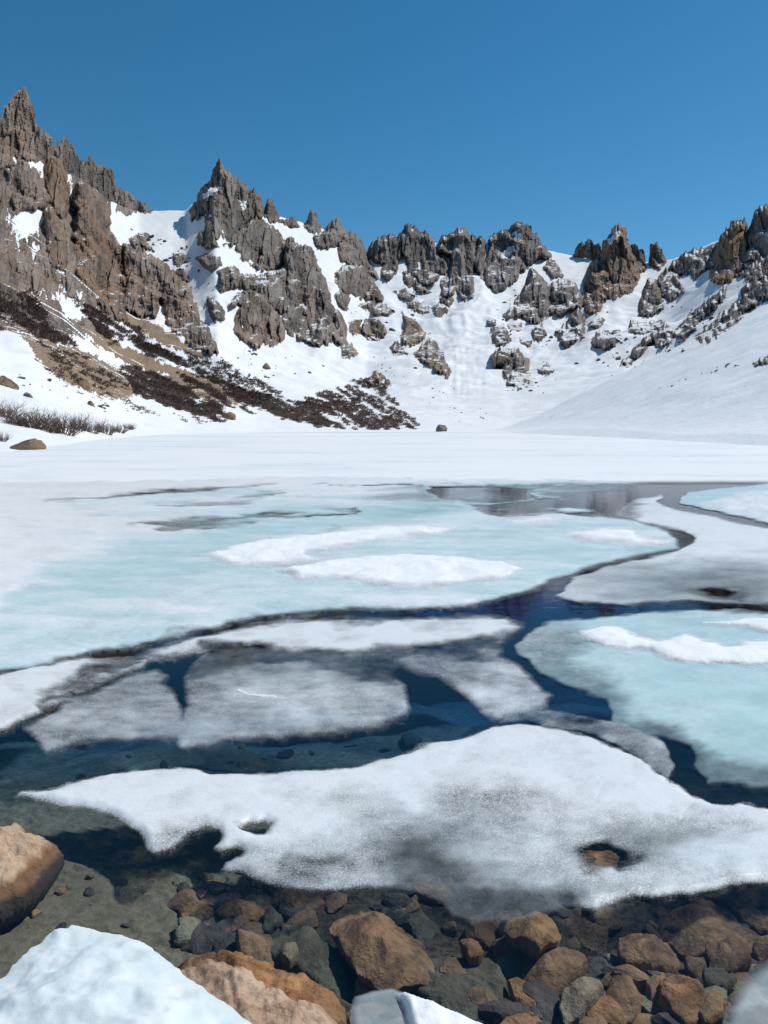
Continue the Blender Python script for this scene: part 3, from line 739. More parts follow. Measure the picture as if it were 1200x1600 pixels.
right = floe('ice_floe', 'grey-white tongue of ice at the right with a small dark melt hole', 'ice floe', 'ice sheets on the lake',
     P('865,934 885,915 905,902 950,886 1025,868 1068,858 1083,845 1072,830 1050,826 1000,816 960,806 975,790 1000,776 1035,770 1032,782 1052,793 1100,803 1150,816 1200,824 1400,860 1900,930 1900,958 1400,950 1200,943 1100,944 1000,943 900,943'),
     1.0, 0.75, ops=[('e', (1130, 915, 190, 34), 0.42, 0.85, 1), ('e', (1115, 925, 60, 10), 0.2, 0.5, 1), ('p', '960,806 990,780 1010,778 1000,800 985,815', 0.35, 10)],
     whs=[('p', '1045,800 1200,830 1400,870 1400,900 1100,880 1050,860 1090,845 1075,825 1000,812', 0.95, 14), ('e', (1130, 915, 200, 34), 0.15, 0.7, 1)],
     step=2.6, stepv=1.6, mkey='ice_grey', edge=5, seed=31, holes=[P('1087,921 1105,919 1130,920 1146,924 1130,928 1105,927')], mottle=0.12)
corner = floe('ice_floe', 'turquoise and white ice plate behind a thin dark crack at the far right', 'ice floe', 'ice sheets on the lake',
     P('1062,774 1080,768 1120,762 1200,754 1400,746 1900,740 1900,920 1400,850 1200,818 1140,806 1095,796 1068,786'), 1.0, 0.2,
     whs=[('p', '1100,790 1150,775 1220,765 1400,755 1400,850 1200,820 1140,806', 1.0, 9)], step=2.6, stepv=1.2, mkey='ice_blue', edge=3, seed=41, lump=0.06, streak=0.2)
turq = floe('ice_floe', 'turquoise ice plate with a white snow ridge, nearer than the grey tongue', 'ice floe', 'ice sheets on the lake',
     P('804,1006 820,990 868,971 900,966 950,963 1025,954 1100,953 1200,953 1420,958 1900,965 1900,1360 1420,1275 1200,1238 1150,1230 1106,1228 1095,1206 1080,1167 1030,1152 1000,1146 963,1133 960,1115 950,1097 910,1080 860,1056 815,1026'),
     0.97, 0.12, ops=[('p', '804,1006 820,985 870,972 910,985 900,1020 960,1070 1000,1110 1050,1140 1120,1180 1200,1205 1420,1230 1420,1300 1090,1240 950,1130 860,1060', 0.45, 22), ('p', '960,1130 1030,1130 1100,1170 1110,1235 1080,1240 1000,1160', 0.22, 14), ('p', '1090,1170 1200,1210 1300,1230 1300,1260 1100,1240', 0.33, 16)],
     whs=[('p', '960,960 1200,960 1420,960 1420,980 1100,975', 0.35, 8), ('e', (850, 1000, 40, 18), 0.5, 14)], step=2.6, stepv=2.0, mkey='ice_blue', edge=6, seed=51, streak=0.2, root=True, mottle=0.14)
snowcap('', '908,988 950,980 997,994 1025,1000 1075,993 1130,1004 1200,1005 1300,1010 1300,1044 1200,1041 1150,1041 1100,1038 1050,1026 1015,1011 980,1018 945,1016', 52, 0.022, 9, turq, 0.02, lumps=0.22)
snowcap('', '1100,976 1150,972 1220,970 1300,975 1300,1000 1220,994 1170,984', 53, 0.02, 9, turq, 0.02)

mid = floe('ice_floe', 'thin translucent grey ice with a white upper strip and lobed edges, mid-picture', 'ice floe', 'ice sheets on the lake',
     P('214,1019 260,1008 320,996 380,981 450,968 600,963 700,963 790,966 816,975 800,990 782,1005 776,1025 800,1040 832,1060 862,1085 850,1100 800,1112 775,1118 755,1106 735,1086 700,1066 660,1050 625,1040 614,1048 625,1065 638,1090 635,1110 600,1130 560,1138 500,1150 440,1155 370,1154 330,1163 285,1164 278,1150 230,1152 150,1156 100,1166 72,1174 60,1155 44,1140 55,1130 100,1100 150,1080 185,1065 215,1051 250,1046 266,1055 255,1070 272,1082 280,1100 290,1114 296,1095 289,1075 300,1050 312,1026 320,1017 300,1016 260,1023 230,1026'),
     0.45, 0.5, ops=[('p', '214,1019 320,994 380,980 450,966 620,960 790,964 815,975 780,990 700,1008 560,1012 420,1012 320,1014 250,1024', 0.97, 8),
          ('p', '320,1016 450,1014 600,1014 700,1010 760,1000 780,1010 720,1035 640,1036 620,1050 560,1056 440,1054 330,1064 300,1060', 0.14, 10), ('e', (430, 1049, 28, 7), 0.06, 0.5, 1),
          ('e', (480, 1108, 130, 40), 0.78, 0.9, 1), ('e', (190, 1115, 100, 30), 0.6, 0.6, 1), ('e', (780, 1075, 60, 34), 0.8, 0.6, 1), ('p', '70,1176 160,1156 280,1150 260,1164 120,1170', 0.4, 5)],
     whs=[('e', (400, 1045, 220, 30), 0.12, 0.7, 1), ('e', (330, 1140, 200, 22), 0.15, 0.8, 1), ('p', '214,1019 320,994 450,966 620,960 815,970 780,990 560,1010 250,1024', 0.95, 9)], step=2.8, stepv=2.2, mkey='ice_slush', edge=10, seed=61, root=True, mottle=0.22, grow=4.0)
snowcap('', '355,1077 375,1074 400,1080 420,1084 440,1086 436,1095 410,1096 385,1087', 62, 0.02, 7, mid, 0.015, lumps=0.1, grow=1.0)
floe('ice_floe', 'white slushy ice strip entering from the left edge below the turquoise sheet', 'ice floe', 'ice sheets on the lake',
     P('-700,1190 -260,1095 -60,1060 0,1050 70,1037 130,1026 175,1028 235,1030 225,1045 190,1058 150,1075 110,1095 70,1112 45,1122 20,1135 0,1144 -60,1168 -260,1220 -700,1300'), 0.97, 0.9,
     ops=[('p', '140,1034 175,1028 240,1030 190,1062 110,1098 60,1122 70,1105 110,1070', 0.28, 9)], step=2.8, stepv=2.0, mkey='ice_slush', edge=10, seed=71, mottle=0.2, grow=3.0)
floe('ice_floe', 'thin grainy glassy ice sliver between the turquoise plate and the front slush', 'ice floe', 'ice sheets on the lake',
     P('768,1133 790,1116 806,1109 860,1105 930,1124 990,1142 1043,1164 1058,1195 1046,1216 1012,1202 962,1168 900,1144 820,1128'), 0.34, 0.3, ops=[('p', '1000,1150 1050,1170 1056,1200 1020,1200', 0.5, 12)], step=2.8, stepv=2.2, mkey='ice_slush', edge=4, seed=75, mottle=0.3)
floe('ice_floe', 'big white granular slush sheet across the front with a pointed left tip', 'ice floe', 'ice sheets on the lake',
     P('20,1247 30,1238 65,1235 100,1226 165,1206 225,1200 280,1194 310,1199 330,1211 350,1213 425,1208 500,1201 550,1195 600,1181 650,1161 700,1155 740,1145 765,1133 810,1130 860,1135 920,1146 970,1171 1025,1205 1080,1240 1110,1252 1150,1250 1200,1257 1420,1285 1800,1320 1800,1350 1420,1365 1200,1380 1140,1386 1075,1398 992,1404 950,1417 929,1423 905,1415 860,1428 790,1440 740,1444 705,1434 690,1410 650,1393 600,1386 550,1390 520,1395 480,1392 440,1385 400,1376 362,1366 345,1362 352,1352 378,1342 384,1336 375,1331 345,1335 335,1330 346,1312 346,1300 325,1293 297,1303 283,1318 262,1330 240,1335 228,1325 222,1305 215,1295 185,1280 150,1266 110,1258 60,1252'),
     0.98, 0.92, ops=[('p', '210,1300 300,1270 420,1330 520,1310 640,1280 740,1235 840,1280 960,1275 1120,1290 1420,1330 1420,1440 600,1460 200,1400', 0.78, 34),
          ('e', (405, 1295, 22, 9), 0.12, 0.35, 1), ('e', (500, 1360, 42, 16), 0.15, 0.8, 1), ('e', (780, 1265, 70, 32), 0.62, 0.8, 1), ('e', (560, 1265, 60, 26), 0.8, 0.8, 1), ('e', (690, 1348, 100, 46), 0.12, 0.8, 1),
          ('p', '640,1370 760,1385 900,1400 930,1440 700,1460 600,1400', 0.12, 18), ('e', (830, 1330, 90, 30), 0.78, 0.8, 1), ('e', (1040, 1305, 85, 34), 0.42, 0.8, 1), ('e', (1180, 1330, 130, 30), 0.95, 0.8, 1), ('e', (945, 1336, 50, 22), 0.1, 0.4, 1), ('p', '225,1330 250,1300 330,1280 350,1300 300,1320', 0.6, 14), ('e', (450, 1375, 90, 12), 0.45, 0.8, 1)],
     whs=[('p', '210,1310 420,1330 640,1290 860,1300 1120,1300 1420,1340 1420,1440 600,1460 200,1400', 0.55, 30), ('e', (640, 1290, 130, 40), 0.55, 0.7, 1), ('p', '620,1340 700,1320 760,1350 900,1392 940,1450 700,1460 600,1400', 0.06, 24), ('e', (690, 1345, 90, 44), 0.1, 0.8, 1), ('e', (1040, 1305, 85, 34), 0.2, 0.8, 1)],
     step=3.0, stepv=2.6, mkey='ice_slush', edge=7, seed=81, holes=[P('386,1296 395,1289 412,1286 425,1291 420,1299 400,1303'), P('914,1330 925,1322 950,1321 972,1326 974,1336 958,1344 930,1342')], lift=0.01, mottle=0.16)

# ------------------------------------------------------------------ stones in and beside the water
def stone_mat(name, dark, light, speck, rough=0.75, wet=None, scale=1.0):
    m, nt = mat(name); b = NB(nt)
    n1 = b.noise(b.pos(), 7 * scale, 6, 0.65, 0.4); n2 = b.noise(b.pos(), 60 * scale, 5, 0.7); n3 = b.noise(b.pos(), 2.2 * scale, 4, 0.6)
    c = b.mix(b.rng(n1, 0.32, 0.66), dark, light)
    c = b.mix(b.rng(n3, 0.5, 0.72, 0, 0.6), c, speck)
    c = b.mix(b.rng(n2, 0.58, 0.75, 0, 0.55), c, tuple(min(1, x * 1.7) for x in light))
    c = b.mix(b.rng(n2, 0.40, 0.25, 0, 0.7), c, tuple(x * 0.4 for x in dark))
    if wet:      # rusty water stain at the lake's level; shaded underside below it painted dark
        g = b.n('ShaderNodeNewGeometry'); sx = b.n('ShaderNodeSeparateXYZ'); b.l(g.outputs['Position'], sx.inputs[0])
        zz = b.math('ADD', sx.outputs[2], b.math('MULTIPLY', b.math('SUBTRACT', n1, 0.5), 0.05))
        c = b.mix(b.rng(zz, 0.022, -0.004), c, wet[0])
        c = b.mix(b.rng(zz, -0.02, -0.045), c, wet[1])
    b.out(b.principled(c, rough, 0.35, b.bump(b.math('ADD', n1, b.math('MULTIPLY', n2, 0.55)), 0.6, 0.05 / scale)))
    return m
M['s_brown'] = stone_mat('brown_stone', (0.114, 0.059, 0.029), (0.410, 0.238, 0.124), (0.295, 0.161, 0.076))
M['s_gold'] = stone_mat('golden_stone', (0.190, 0.105, 0.043), (0.410, 0.247, 0.109), (0.342, 0.190, 0.081))
M['s_pale'] = stone_mat('pale_stone', (0.181, 0.143, 0.090), (0.362, 0.295, 0.190), (0.276, 0.209, 0.124))
M['s_dark'] = stone_mat('dark_stone', (0.052, 0.040, 0.034), (0.143, 0.109, 0.090), (0.114, 0.081, 0.057))
M['s_olive'] = stone_mat('olive_stone', (0.081, 0.069, 0.043), (0.190, 0.161, 0.105), (0.161, 0.119, 0.066))
M['s_pink'] = stone_mat('pinkish_tan_stone', (0.317, 0.183, 0.116), (0.600, 0.433, 0.305), (0.488, 0.287, 0.177))
M['s_rust'] = stone_mat('rust_brown_stone', (0.171, 0.081, 0.034), (0.464, 0.244, 0.110), (0.342, 0.171, 0.067))
M['s_shore'] = stone_mat('shore_boulder_stone', (0.40, 0.27, 0.17), (0.66, 0.48, 0.33), (0.54, 0.34, 0.20), wet=((0.27, 0.14, 0.065), (0.07, 0.045, 0.03)))

def stone(name, label, cat, group, poly, zt, H, mkey, seed, step=2.6, planes=10, flat=0.38, tilt=(0, 0), rough=0.012, hs=0.32, power=2.2, grow=2.5):
    rs = np.random.RandomState(seed)
    H = H * hs
    zr = zt - 0.5 * H
    def sdf(U, V):
        return poly_sd(poly, U + 3.0 * fbm(U / 22, V / 22, octv=3, seed=seed), V + 3.0 * fbm(U / 22, V / 22, octv=3, seed=seed + 1)) + grow
    lo, hi = poly.min(0) - 5, poly.max(0) + 5
    u, v, s, q, be = patch(sdf, (lo[0], lo[1], hi[0], hi[1]), step)
    x, y = on_plane(u, v, zr)
    t = np.clip(s / (s.max() * flat), 0, 1)
    prof = (1 - (1 - t) ** power) ** (1 / power)
    cx, cy = x.mean(), y.mean(); rx = max(np.ptp(x), np.ptp(y)) / 2
    z = zt - H * (1 - prof) + tilt[0] * (x - cx) + tilt[1] * (y - cy)
    for i in range(planes):
        a = rs.uniform(0, 2 * math.pi); sl = rs.uniform(0.08, 0.8); off = rs.uniform(0.05, 0.6) * rx * sl
        pl = zt + off - sl * ((x - cx) * math.cos(a) + (y - cy) * math.sin(a))
        z = np.minimum(z, pl)
    z = z + rough * fbm(x / 0.09, y / 0.09, octv=4, seed=seed + 3, gain=0.6) * np.clip(s / 4, 0.2, 1) - 0.5 * rough * sstep(0.12, 0.0, np.abs(perlin(x / 0.16, y / 0.16, seed=seed + 8)))
    pts = np.stack([x, y, z], -1)
    n = len(pts); bi = np.unique(be); rm = np.full(n, -1); rm[bi] = n + np.arange(len(bi))
    low = pts[bi].copy(); low[:, 0] = cx + (low[:, 0] - cx) * 0.8; low[:, 1] = cy + (low[:, 1] - cy) * 0.8; low[:, 2] -= 0.5 * H + 0.03
    sk = np.stack([be[:, 1], be[:, 0], rm[be[:, 0]], rm[be[:, 1]]], 1)
    o = link(name, np.concatenate([pts, low]), [q, sk], M[mkey], None, True)
    return tag(o, label, cat, group)

STONES = """
boulder|tan boulder with a rusty wet band at the left edge, half out of the water|s_shore|0.06|0.26|-120,1292 -60,1284 0,1284 20,1290 50,1299 83,1308 95,1318 89,1331 72,1350 50,1370 26,1386 0,1398 -60,1412 -120,1416
submerged_stone|golden-brown flat stone just touching the ice edge|s_gold|-0.01|0.12|790,1435 802,1421 825,1416 850,1421 865,1437 875,1454 865,1462 842,1472 821,1467 804,1454
submerged_stone|large brown angular stone directly below the golden stone|s_brown|-0.08|0.16|807,1500 809,1483 837,1473 875,1469 908,1479 916,1500 896,1525 879,1542 858,1554 837,1546 821,1529 809,1521
submerged_stone|dark brown stone right of the golden stone, under the ice rim|s_brown|-0.13|0.14|867,1433 900,1425 937,1429 950,1450 946,1483 937,1492 925,1475 904,1462 879,1458
submerged_stone|dull stone wedged right of the large angular brown stone|s_dark|-0.15|0.14|896,1508 925,1496 950,1492 962,1508 946,1521 933,1537 900,1529
submerged_stone|pale khaki wedge-shaped stone near the bottom|s_pale|-0.04|0.12|875,1567 883,1537 900,1532 937,1533 942,1542 925,1562 904,1579 883,1585
submerged_stone|brown triangular stone right of the pale khaki stone|s_brown|-0.08|0.16|942,1562 954,1533 962,1512 983,1529 1003,1558 996,1583 971,1585 946,1575
submerged_stone|oblong reddish-brown stone in the middle of the right-hand stone bed|s_brown|-0.07|0.15|967,1483 969,1460 992,1458 1025,1462 1050,1479 1062,1500 1054,1512 1017,1510 987,1502 971,1494
submerged_stone|dim flat stone behind the oblong reddish-brown stone|s_dark|-0.17|0.12|954,1421 992,1415 1033,1425 1029,1446 1017,1458 967,1458 956,1437
submerged_stone|largest brown stone of the right-hand bed, near the ice|s_brown|-0.09|0.20|1029,1446 1033,1425 1075,1408 1117,1410 1142,1425 1162,1446 1167,1475 1150,1492 1117,1500 1096,1487 1071,1483 1050,1462
submerged_stone|tan-topped stone leaning on the largest brown stone|s_brown|-0.06|0.14|1104,1475 1121,1462 1142,1458 1167,1483 1173,1496 1142,1510 1112,1496
submerged_stone|brown stone touching the ice edge at the right|s_brown|-0.11|0.14|1133,1404 1150,1387 1179,1383 1196,1404 1187,1415 1158,1419
submerged_stone|brown slab cut by the right edge, below the stone touching the ice|s_brown|-0.10|0.14|1152,1425 1171,1421 1210,1440 1240,1460 1200,1458 1179,1450
submerged_stone|small brown stone at the right edge beside the tan-topped stone|s_brown|-0.10|0.12|1177,1475 1200,1467 1245,1470 1245,1495 1190,1493
submerged_stone|small angular stone under the largest brown stone|s_brown|-0.10|0.11|1071,1496 1100,1496 1106,1512 1092,1525 1075,1512
submerged_stone|dark cracked stone with a golden side in the lower right|s_rust|-0.05|0.16|1029,1537 1050,1521 1075,1525 1100,1550 1096,1579 1075,1592 1054,1581 1033,1554
submerged_stone|upright sliver of stone left of the dark cracked stone|s_brown|-0.08|0.14|1012,1529 1021,1517 1044,1517 1028,1537 1032,1575 1020,1567
submerged_stone|small golden-spotted stone above the dark cracked stone|s_olive|-0.08|0.11|1100,1517 1137,1512 1150,1525 1133,1537 1104,1533
submerged_stone|bright orange-faced stone right of the dark cracked stone|s_gold|-0.06|0.12|1096,1579 1104,1556 1117,1538 1133,1558 1129,1583 1102,1591
submerged_stone|dark flat stone at the bottom left of the pale khaki stone|s_dark|-0.14|0.14|790,1596 792,1558 804,1548 837,1558 871,1571 879,1596 870,1630 800,1630
submerged_stone|broad olive slab at the bottom centre below the pointed brown stone|s_olive|-0.13|0.14|610,1532 660,1502 740,1492 780,1500 787,1525 795,1555 786,1600 765,1625 700,1590 650,1548
submerged_stone|little brown pebble at the upper corner of the broad olive slab|s_rust|-0.08|0.06|721,1471 746,1471 754,1483 733,1490
submerged_stone|dim stone tucked under the golden stone's left side|s_dark|-0.15|0.10|768,1447 790,1437 805,1460 808,1475 788,1472
submerged_stone|brown stone at the bottom edge under the pale khaki stone|s_olive|-0.12|0.12|905,1592 937,1567 965,1600 955,1635 900,1635
submerged_stone|dark stone at the bottom edge under the triangular brown stone|s_dark|-0.13|0.12|985,1612 1008,1572 1046,1600 1050,1640 985,1640
submerged_stone|dark boulder beneath the hazy ice at the lower right corner|s_dark|-0.12|0.16|1150,1512 1200,1496 1260,1500 1260,1565 1180,1565 1152,1542
submerged_stone|large brown pointed stone in the middle, with a dark shadow rim|s_brown|-0.03|0.17|515,1437 525,1425 558,1417 604,1425 621,1446 650,1458 679,1473 695,1483 683,1496 646,1508 608,1523 587,1517 562,1500 542,1479 525,1458
submerged_stone|long olive ridge stone behind the large pointed brown stone|s_olive|-0.14|0.14|571,1396 604,1404 642,1425 683,1446 708,1467 719,1489 692,1477 650,1456 621,1435 575,1410
submerged_stone|smooth olive-green boulder left of the large pointed brown stone|s_olive|-0.10|0.18|421,1450 446,1442 479,1446 508,1475 533,1500 543,1533 537,1546 483,1518 437,1497 417,1487
submerged_stone|rounded brown stone left of the olive-green boulder|s_brown|-0.09|0.14|371,1458 392,1446 417,1450 429,1475 425,1492 400,1497 375,1488
submerged_stone|large dull dark stone above the rust slab, left of centre|s_dark|-0.14|0.16|271,1475 304,1437 354,1429 375,1446 362,1475 350,1488 300,1484
submerged_stone|golden-streaked stone under the ice fingers, left of centre|s_rust|-0.12|0.12|337,1412 358,1406 404,1404 412,1421 379,1433 354,1429
submerged_stone|little brown stone left of the golden-streaked stone|s_brown|-0.15|0.10|294,1431 312,1412 333,1421 304,1444
submerged_stone|small olive stone right of the golden-streaked stone|s_olive|-0.14|0.10|408,1417 437,1429 442,1437 412,1449
submerged_stone|flat brown stone under the ice edge, left of the pointed stone|s_brown|-0.15|0.12|408,1383 442,1387 475,1400 500,1400 504,1412 471,1425 442,1417 417,1404
submerged_stone|blackish stone in the shade of the ice fingers|s_dark|-0.18|0.12|304,1400 325,1375 367,1369 400,1383 387,1400 333,1412
submerged_stone|yellowish lump of stone lying on the rippled sand at left|s_rust|-0.28|0.10|138,1348 155,1337 185,1338 200,1350 195,1368 172,1372 165,1385 150,1375
submerged_stone|small stone on the sand near the left bottom snow|s_dark|-0.20|0.10|5,1498 20,1484 50,1470 62,1478 40,1496 15,1508
submerged_stone|tiny bright pebble on the olive-green boulder|s_pale|-0.06|0.04|440,1483 450,1472 460,1470 463,1480 452,1490
submerged_stone|brown rock showing through the melt hole in the slush sheet|s_rust|-0.02|0.12|905,1340 925,1325 950,1324 966,1332 958,1345 935,1352 912,1352
submerged_stone|reddish stone on the bed in the blue channel above the slush|s_rust|-0.42|0.10|372,1192 392,1188 412,1190 408,1200 388,1203 374,1200
submerged_stone|grey stone on the bed in the small blue pool|s_dark|-0.50|0.10|628,1150 645,1146 660,1152 652,1160 634,1160
submerged_stone|brown mass of stone dimly seen under the clear thin ice|s_rust|-0.20|0.16|640,1400 680,1370 740,1365 760,1385 740,1410 700,1420 660,1415
submerged_stone|second brown stone under the clear thin ice, next to the golden stone|s_rust|-0.20|0.16|760,1410 800,1388 860,1395 880,1415 840,1428 790,1432
shore_slab|wet rust-brown slab sloping into the water beside the foreground snow|s_rust|0.01|0.16|240,1482 290,1485 340,1490 392,1500 430,1510 480,1525 520,1540 538,1560 542,1600 535,1660 480,1660 420,1580 340,1530 270,1505
shore_rock|pinkish tan bare rock emerging between the snow mound and the water|s_pink|0.10|0.20|265,1512 333,1507 375,1512 412,1529 421,1546 458,1558 508,1575 542,1592 565,1625 540,1720 400,1720 300,1620
"""
for k, line in enumerate(STONES.strip().splitlines()):
    p = line.split('|')
    cat = 'boulder' if p[0] == 'boulder' else ('rock' if p[0].startswith('shore') else 'stone')
    kw = {}
    if p[0] == 'boulder': kw = dict(planes=5, flat=0.75, tilt=(-0.12, 0.05), hs=0.42, rough=0.02)
    if p[0] == 'shore_rock': kw = dict(planes=3, flat=0.35, tilt=(-0.12, -0.05), rough=0.022)
    if p[0] == 'shore_slab': kw = dict(planes=2, flat=0.8, tilt=(-0.1, 0.0), rough=0.02)
    stone(p[0], p[1], cat, 'stones in the shallow water' if p[0] == 'submerged_stone' else None, P(p[5]), float(p[3]), float(p[4]), p[2], 500 + k * 7, **kw)

# ------------------------------------------------------------------ foreground snow and ice on the bank
def near_snow_mat():
    m, nt = mat('bank_snow'); b = NB(nt)
    n1 = b.noise(b.pos(), 7.0, 4, 0.55); n2 = b.noise(b.pos(), 55, 5, 0.7); n3 = b.noise(b.pos(), 240, 2, 0.6)
    c = b.mix(b.rng(n1, 0.35, 0.65), (0.61, 0.70, 0.715), (0.73, 0.785, 0.79))
    h = b.math('ADD', b.math('MULTIPLY', n1, 0.8), b.math('ADD', b.math('MULTIPLY', n2, 0.7), b.math('MULTIPLY', n3, 0.45)))
    b.out(b.principled(c, 0.55, 0.35, b.bump(h, 0.22, 0.012)))
    return m
M['snow_near'] = near_snow_mat()

def mound(name, label, poly, zp, rise, width, mkey, seed, parent=None, cat='snow', lump=0.02):
    def sdf(U, V): return poly_sd(poly, U + 5 * fbm(U / 34, V / 34, octv=4, seed=seed), V + 5 * fbm(U / 34, V / 34, octv=4, seed=seed + 1))
    lo, hi = poly.min(0) - 8, poly.max(0) + 8
    u, v, s, q, be = patch(sdf, (lo[0], lo[1], hi[0], hi[1]), 3.0)
    x, y = on_plane(u, v, zp)
    sm = s * np.hypot(x, y) / F_PX
    z = zp + rise * (1 - np.exp(-sm / width)) + np.clip(sm / 0.05, 0, 1) * lump * (fbm(x / 0.11, y / 0.085, octv=3, seed=seed + 2, gain=0.35) + 0.9 * fbm(x / 0.4, y / 0.3, octv=2, seed=seed + 3))
    pts = np.stack([x, y, z], -1)
    n = len(pts); bi = np.unique(be); faces = [q]; cur = bi; allp = [pts]; base = n
    prev = np.full(n, -1); prev[bi] = bi
    for dz, out in ((0.03, 0.012), (0.12, -0.01), (0.5, -0.05)):
        rm = np.full(n, -1); rm[bi] = base + np.arange(len(bi)); low = pts[bi].copy()
        c0 = pts.mean(0); dirv = low[:, :2] - c0[:2]; dirv /= np.linalg.norm(dirv, axis=1)[:, None]
        low[:, :2] += dirv * out; low[:, 2] -= dz
        faces.append(np.stack([prev[be[:, 1]], prev[be[:, 0]], rm[be[:, 0]], rm[be[:, 1]]], 1))
        allp.append(low); prev = rm; base += len(bi)
    o = link(name, np.concatenate(allp), faces, M[mkey], parent, True)
    return tag(o, label, cat) if label else o
mound('snow_mound', 'lumpy white snow mound in the bottom left corner', P('-120,1610 -60,1565 0,1530 20,1507 60,1472 88,1452 105,1451 115,1448 130,1449 175,1459 215,1467 232,1475 250,1490 270,1505 285,1521 320,1545 345,1565 375,1585 397,1602 440,1650 470,1800 -120,1800'), 0.24, 0.10, 0.16, 'snow_near', 5, lump=0.024)
chunk = floe('ice_chunk', 'smooth grey ice lump with a white snow cap at the bottom edge', 'ice', None, P('545,1580 552,1556 580,1546 610,1543 636,1552 665,1564 705,1580 755,1602 810,1640 810,1720 548,1720'), 0.5, 0.0,
     ops=[('e', (585, 1580, 40, 26), 0.4, 0.6, 1)], step=3.0, mkey='ice_grey', edge=7, edge_noise=0.25, seed=91, z0=0.03, lift=0.03, skirt=0.15, root=True)
cap = floe('snow_patch', None, None, None, P('617,1552 636,1553 662,1564 702,1580 752,1602 805,1640 805,1720 650,1720 640,1620 630,1580'), 1, 1, step=3.0, mkey='ice_snow', edge=7, edge_noise=0.3, seed=92, z0=0.048, lift=0.02, skirt=-0.042, parent=chunk, lump=0.01, lump_s=0.1)
floe('ice_chunk', 'hazy translucent ice sliver at the lower right corner', 'ice', None, P('1120,1640 1135,1580 1150,1545 1172,1516 1200,1498 1280,1475 1280,1680 1120,1680'), 0.42, 0.1,
     ops=[('p', '1150,1600 1160,1570 1200,1545 1280,1520 1280,1560 1200,1580', 0.6, 12)], step=3.2, mkey='ice_grey', edge=26, edge_noise=0.3, seed=93, z0=0.02)

# ------------------------------------------------------------------ boulders and scattered rocks
import bmesh
def blob_mesh(name, seed, sub, material, scale=(1, 1, 0.75), planes=11, noise_amp=0.05):
    bm = bmesh.new(); bmesh.ops.create_icosphere(bm, subdivisions=sub, radius=1.0)
    rs = np.random.RandomState(seed)
    nv = rs.normal(size=(planes, 3)); nv /= np.linalg.norm(nv, axis=1)[:, None]; hh_ = rs.uniform(0.62, 0.95, planes)
    co = np.array([v.co[:] for v in bm.verts]); dirs = co / np.linalg.norm(co, axis=1)[:, None]
    dt = dirs @ nv.T
    r = np.min(np.where(dt > 0.05, hh_ / np.maximum(dt, 0.05), 1.15), axis=1); r = np.minimum(r, 1.15)
    r = r + noise_amp * fbm(dirs[:, 0] * 3, dirs[:, 1] * 3, dirs[:, 2] * 3, octv=3, seed=seed)
    co = dirs * r[:, None] * np.array(scale)
    for v, c in zip(bm.verts, co): v.co = c
    me = bpy.data.meshes.new(name); bm.to_mesh(me); bm.free(); me.materials.append(material)
    return me
def boulder_at(label, u, v, wpx, hpx, mkey, seed, sub=3):
    az, e = az_el(np.array([float(u)]), np.array([float(v)])); d = hit(az, e); px = d[0] / F_PX
    me = blob_mesh('boulder', seed, sub, M[mkey], (1, 0.8, 0.8))
    o = bpy.data.objects.new('boulder', me); COL.objects.link(o)
    o.location = place(az, e, d)[0]; o.scale = (wpx * px / 2, wpx * px / 2, hpx * px / 0.85); o.rotation_euler = (0, 0, seed)
    return tag(o, label, 'boulder')
M['b_brown'] = stone_mat('bank_boulder', (0.12, 0.075, 0.045), (0.34, 0.235, 0.15), (0.26, 0.17, 0.10), scale=0.12)
M['b_grey'] = stone_mat('slope_boulder', (0.09, 0.075, 0.066), (0.24, 0.20, 0.17), (0.2, 0.15, 0.11), scale=0.12)
boulder_at('brown dome-shaped boulder on the snowy shore at the far left', 46, 703, 50, 17, 'b_brown', 4)
boulder_at('lone grey boulder at the far shore in the middle of the picture', 691, 674, 22, 11, 'b_grey', 7)
boulder_at('boulder at the right foot of the dark scrub band on the left slope', 358, 655, 22, 11, 'b_brown', 9)
boulder_at('tan boulder poking from the snow at the left edge above the bare shrubs', 8, 602, 38, 14, 'b_brown', 12)
boulder_at('tan boulder at the lower rim of the large scree apron', 131, 606, 22, 12, 'b_brown', 14)
boulder_at('smaller tan boulder right of the one at the scree rim', 171, 617, 14, 8, 'b_brown', 17)
boulder_at('small grey stone alone on the snow above the bare shrubs', 44, 620, 13, 6, 'b_grey', 19)
boulder_at('small brown boulder below the scree, over open snow', 141, 633, 11, 6, 'b_brown', 23)
boulder_at('brown boulder on open snow below the rounded brown knob', 417, 575, 15, 9, 'b_brown', 27)
boulder_at('boulder amid the scrub right of centre, close to the shore', 606, 667, 18, 8, 'b_grey', 29)

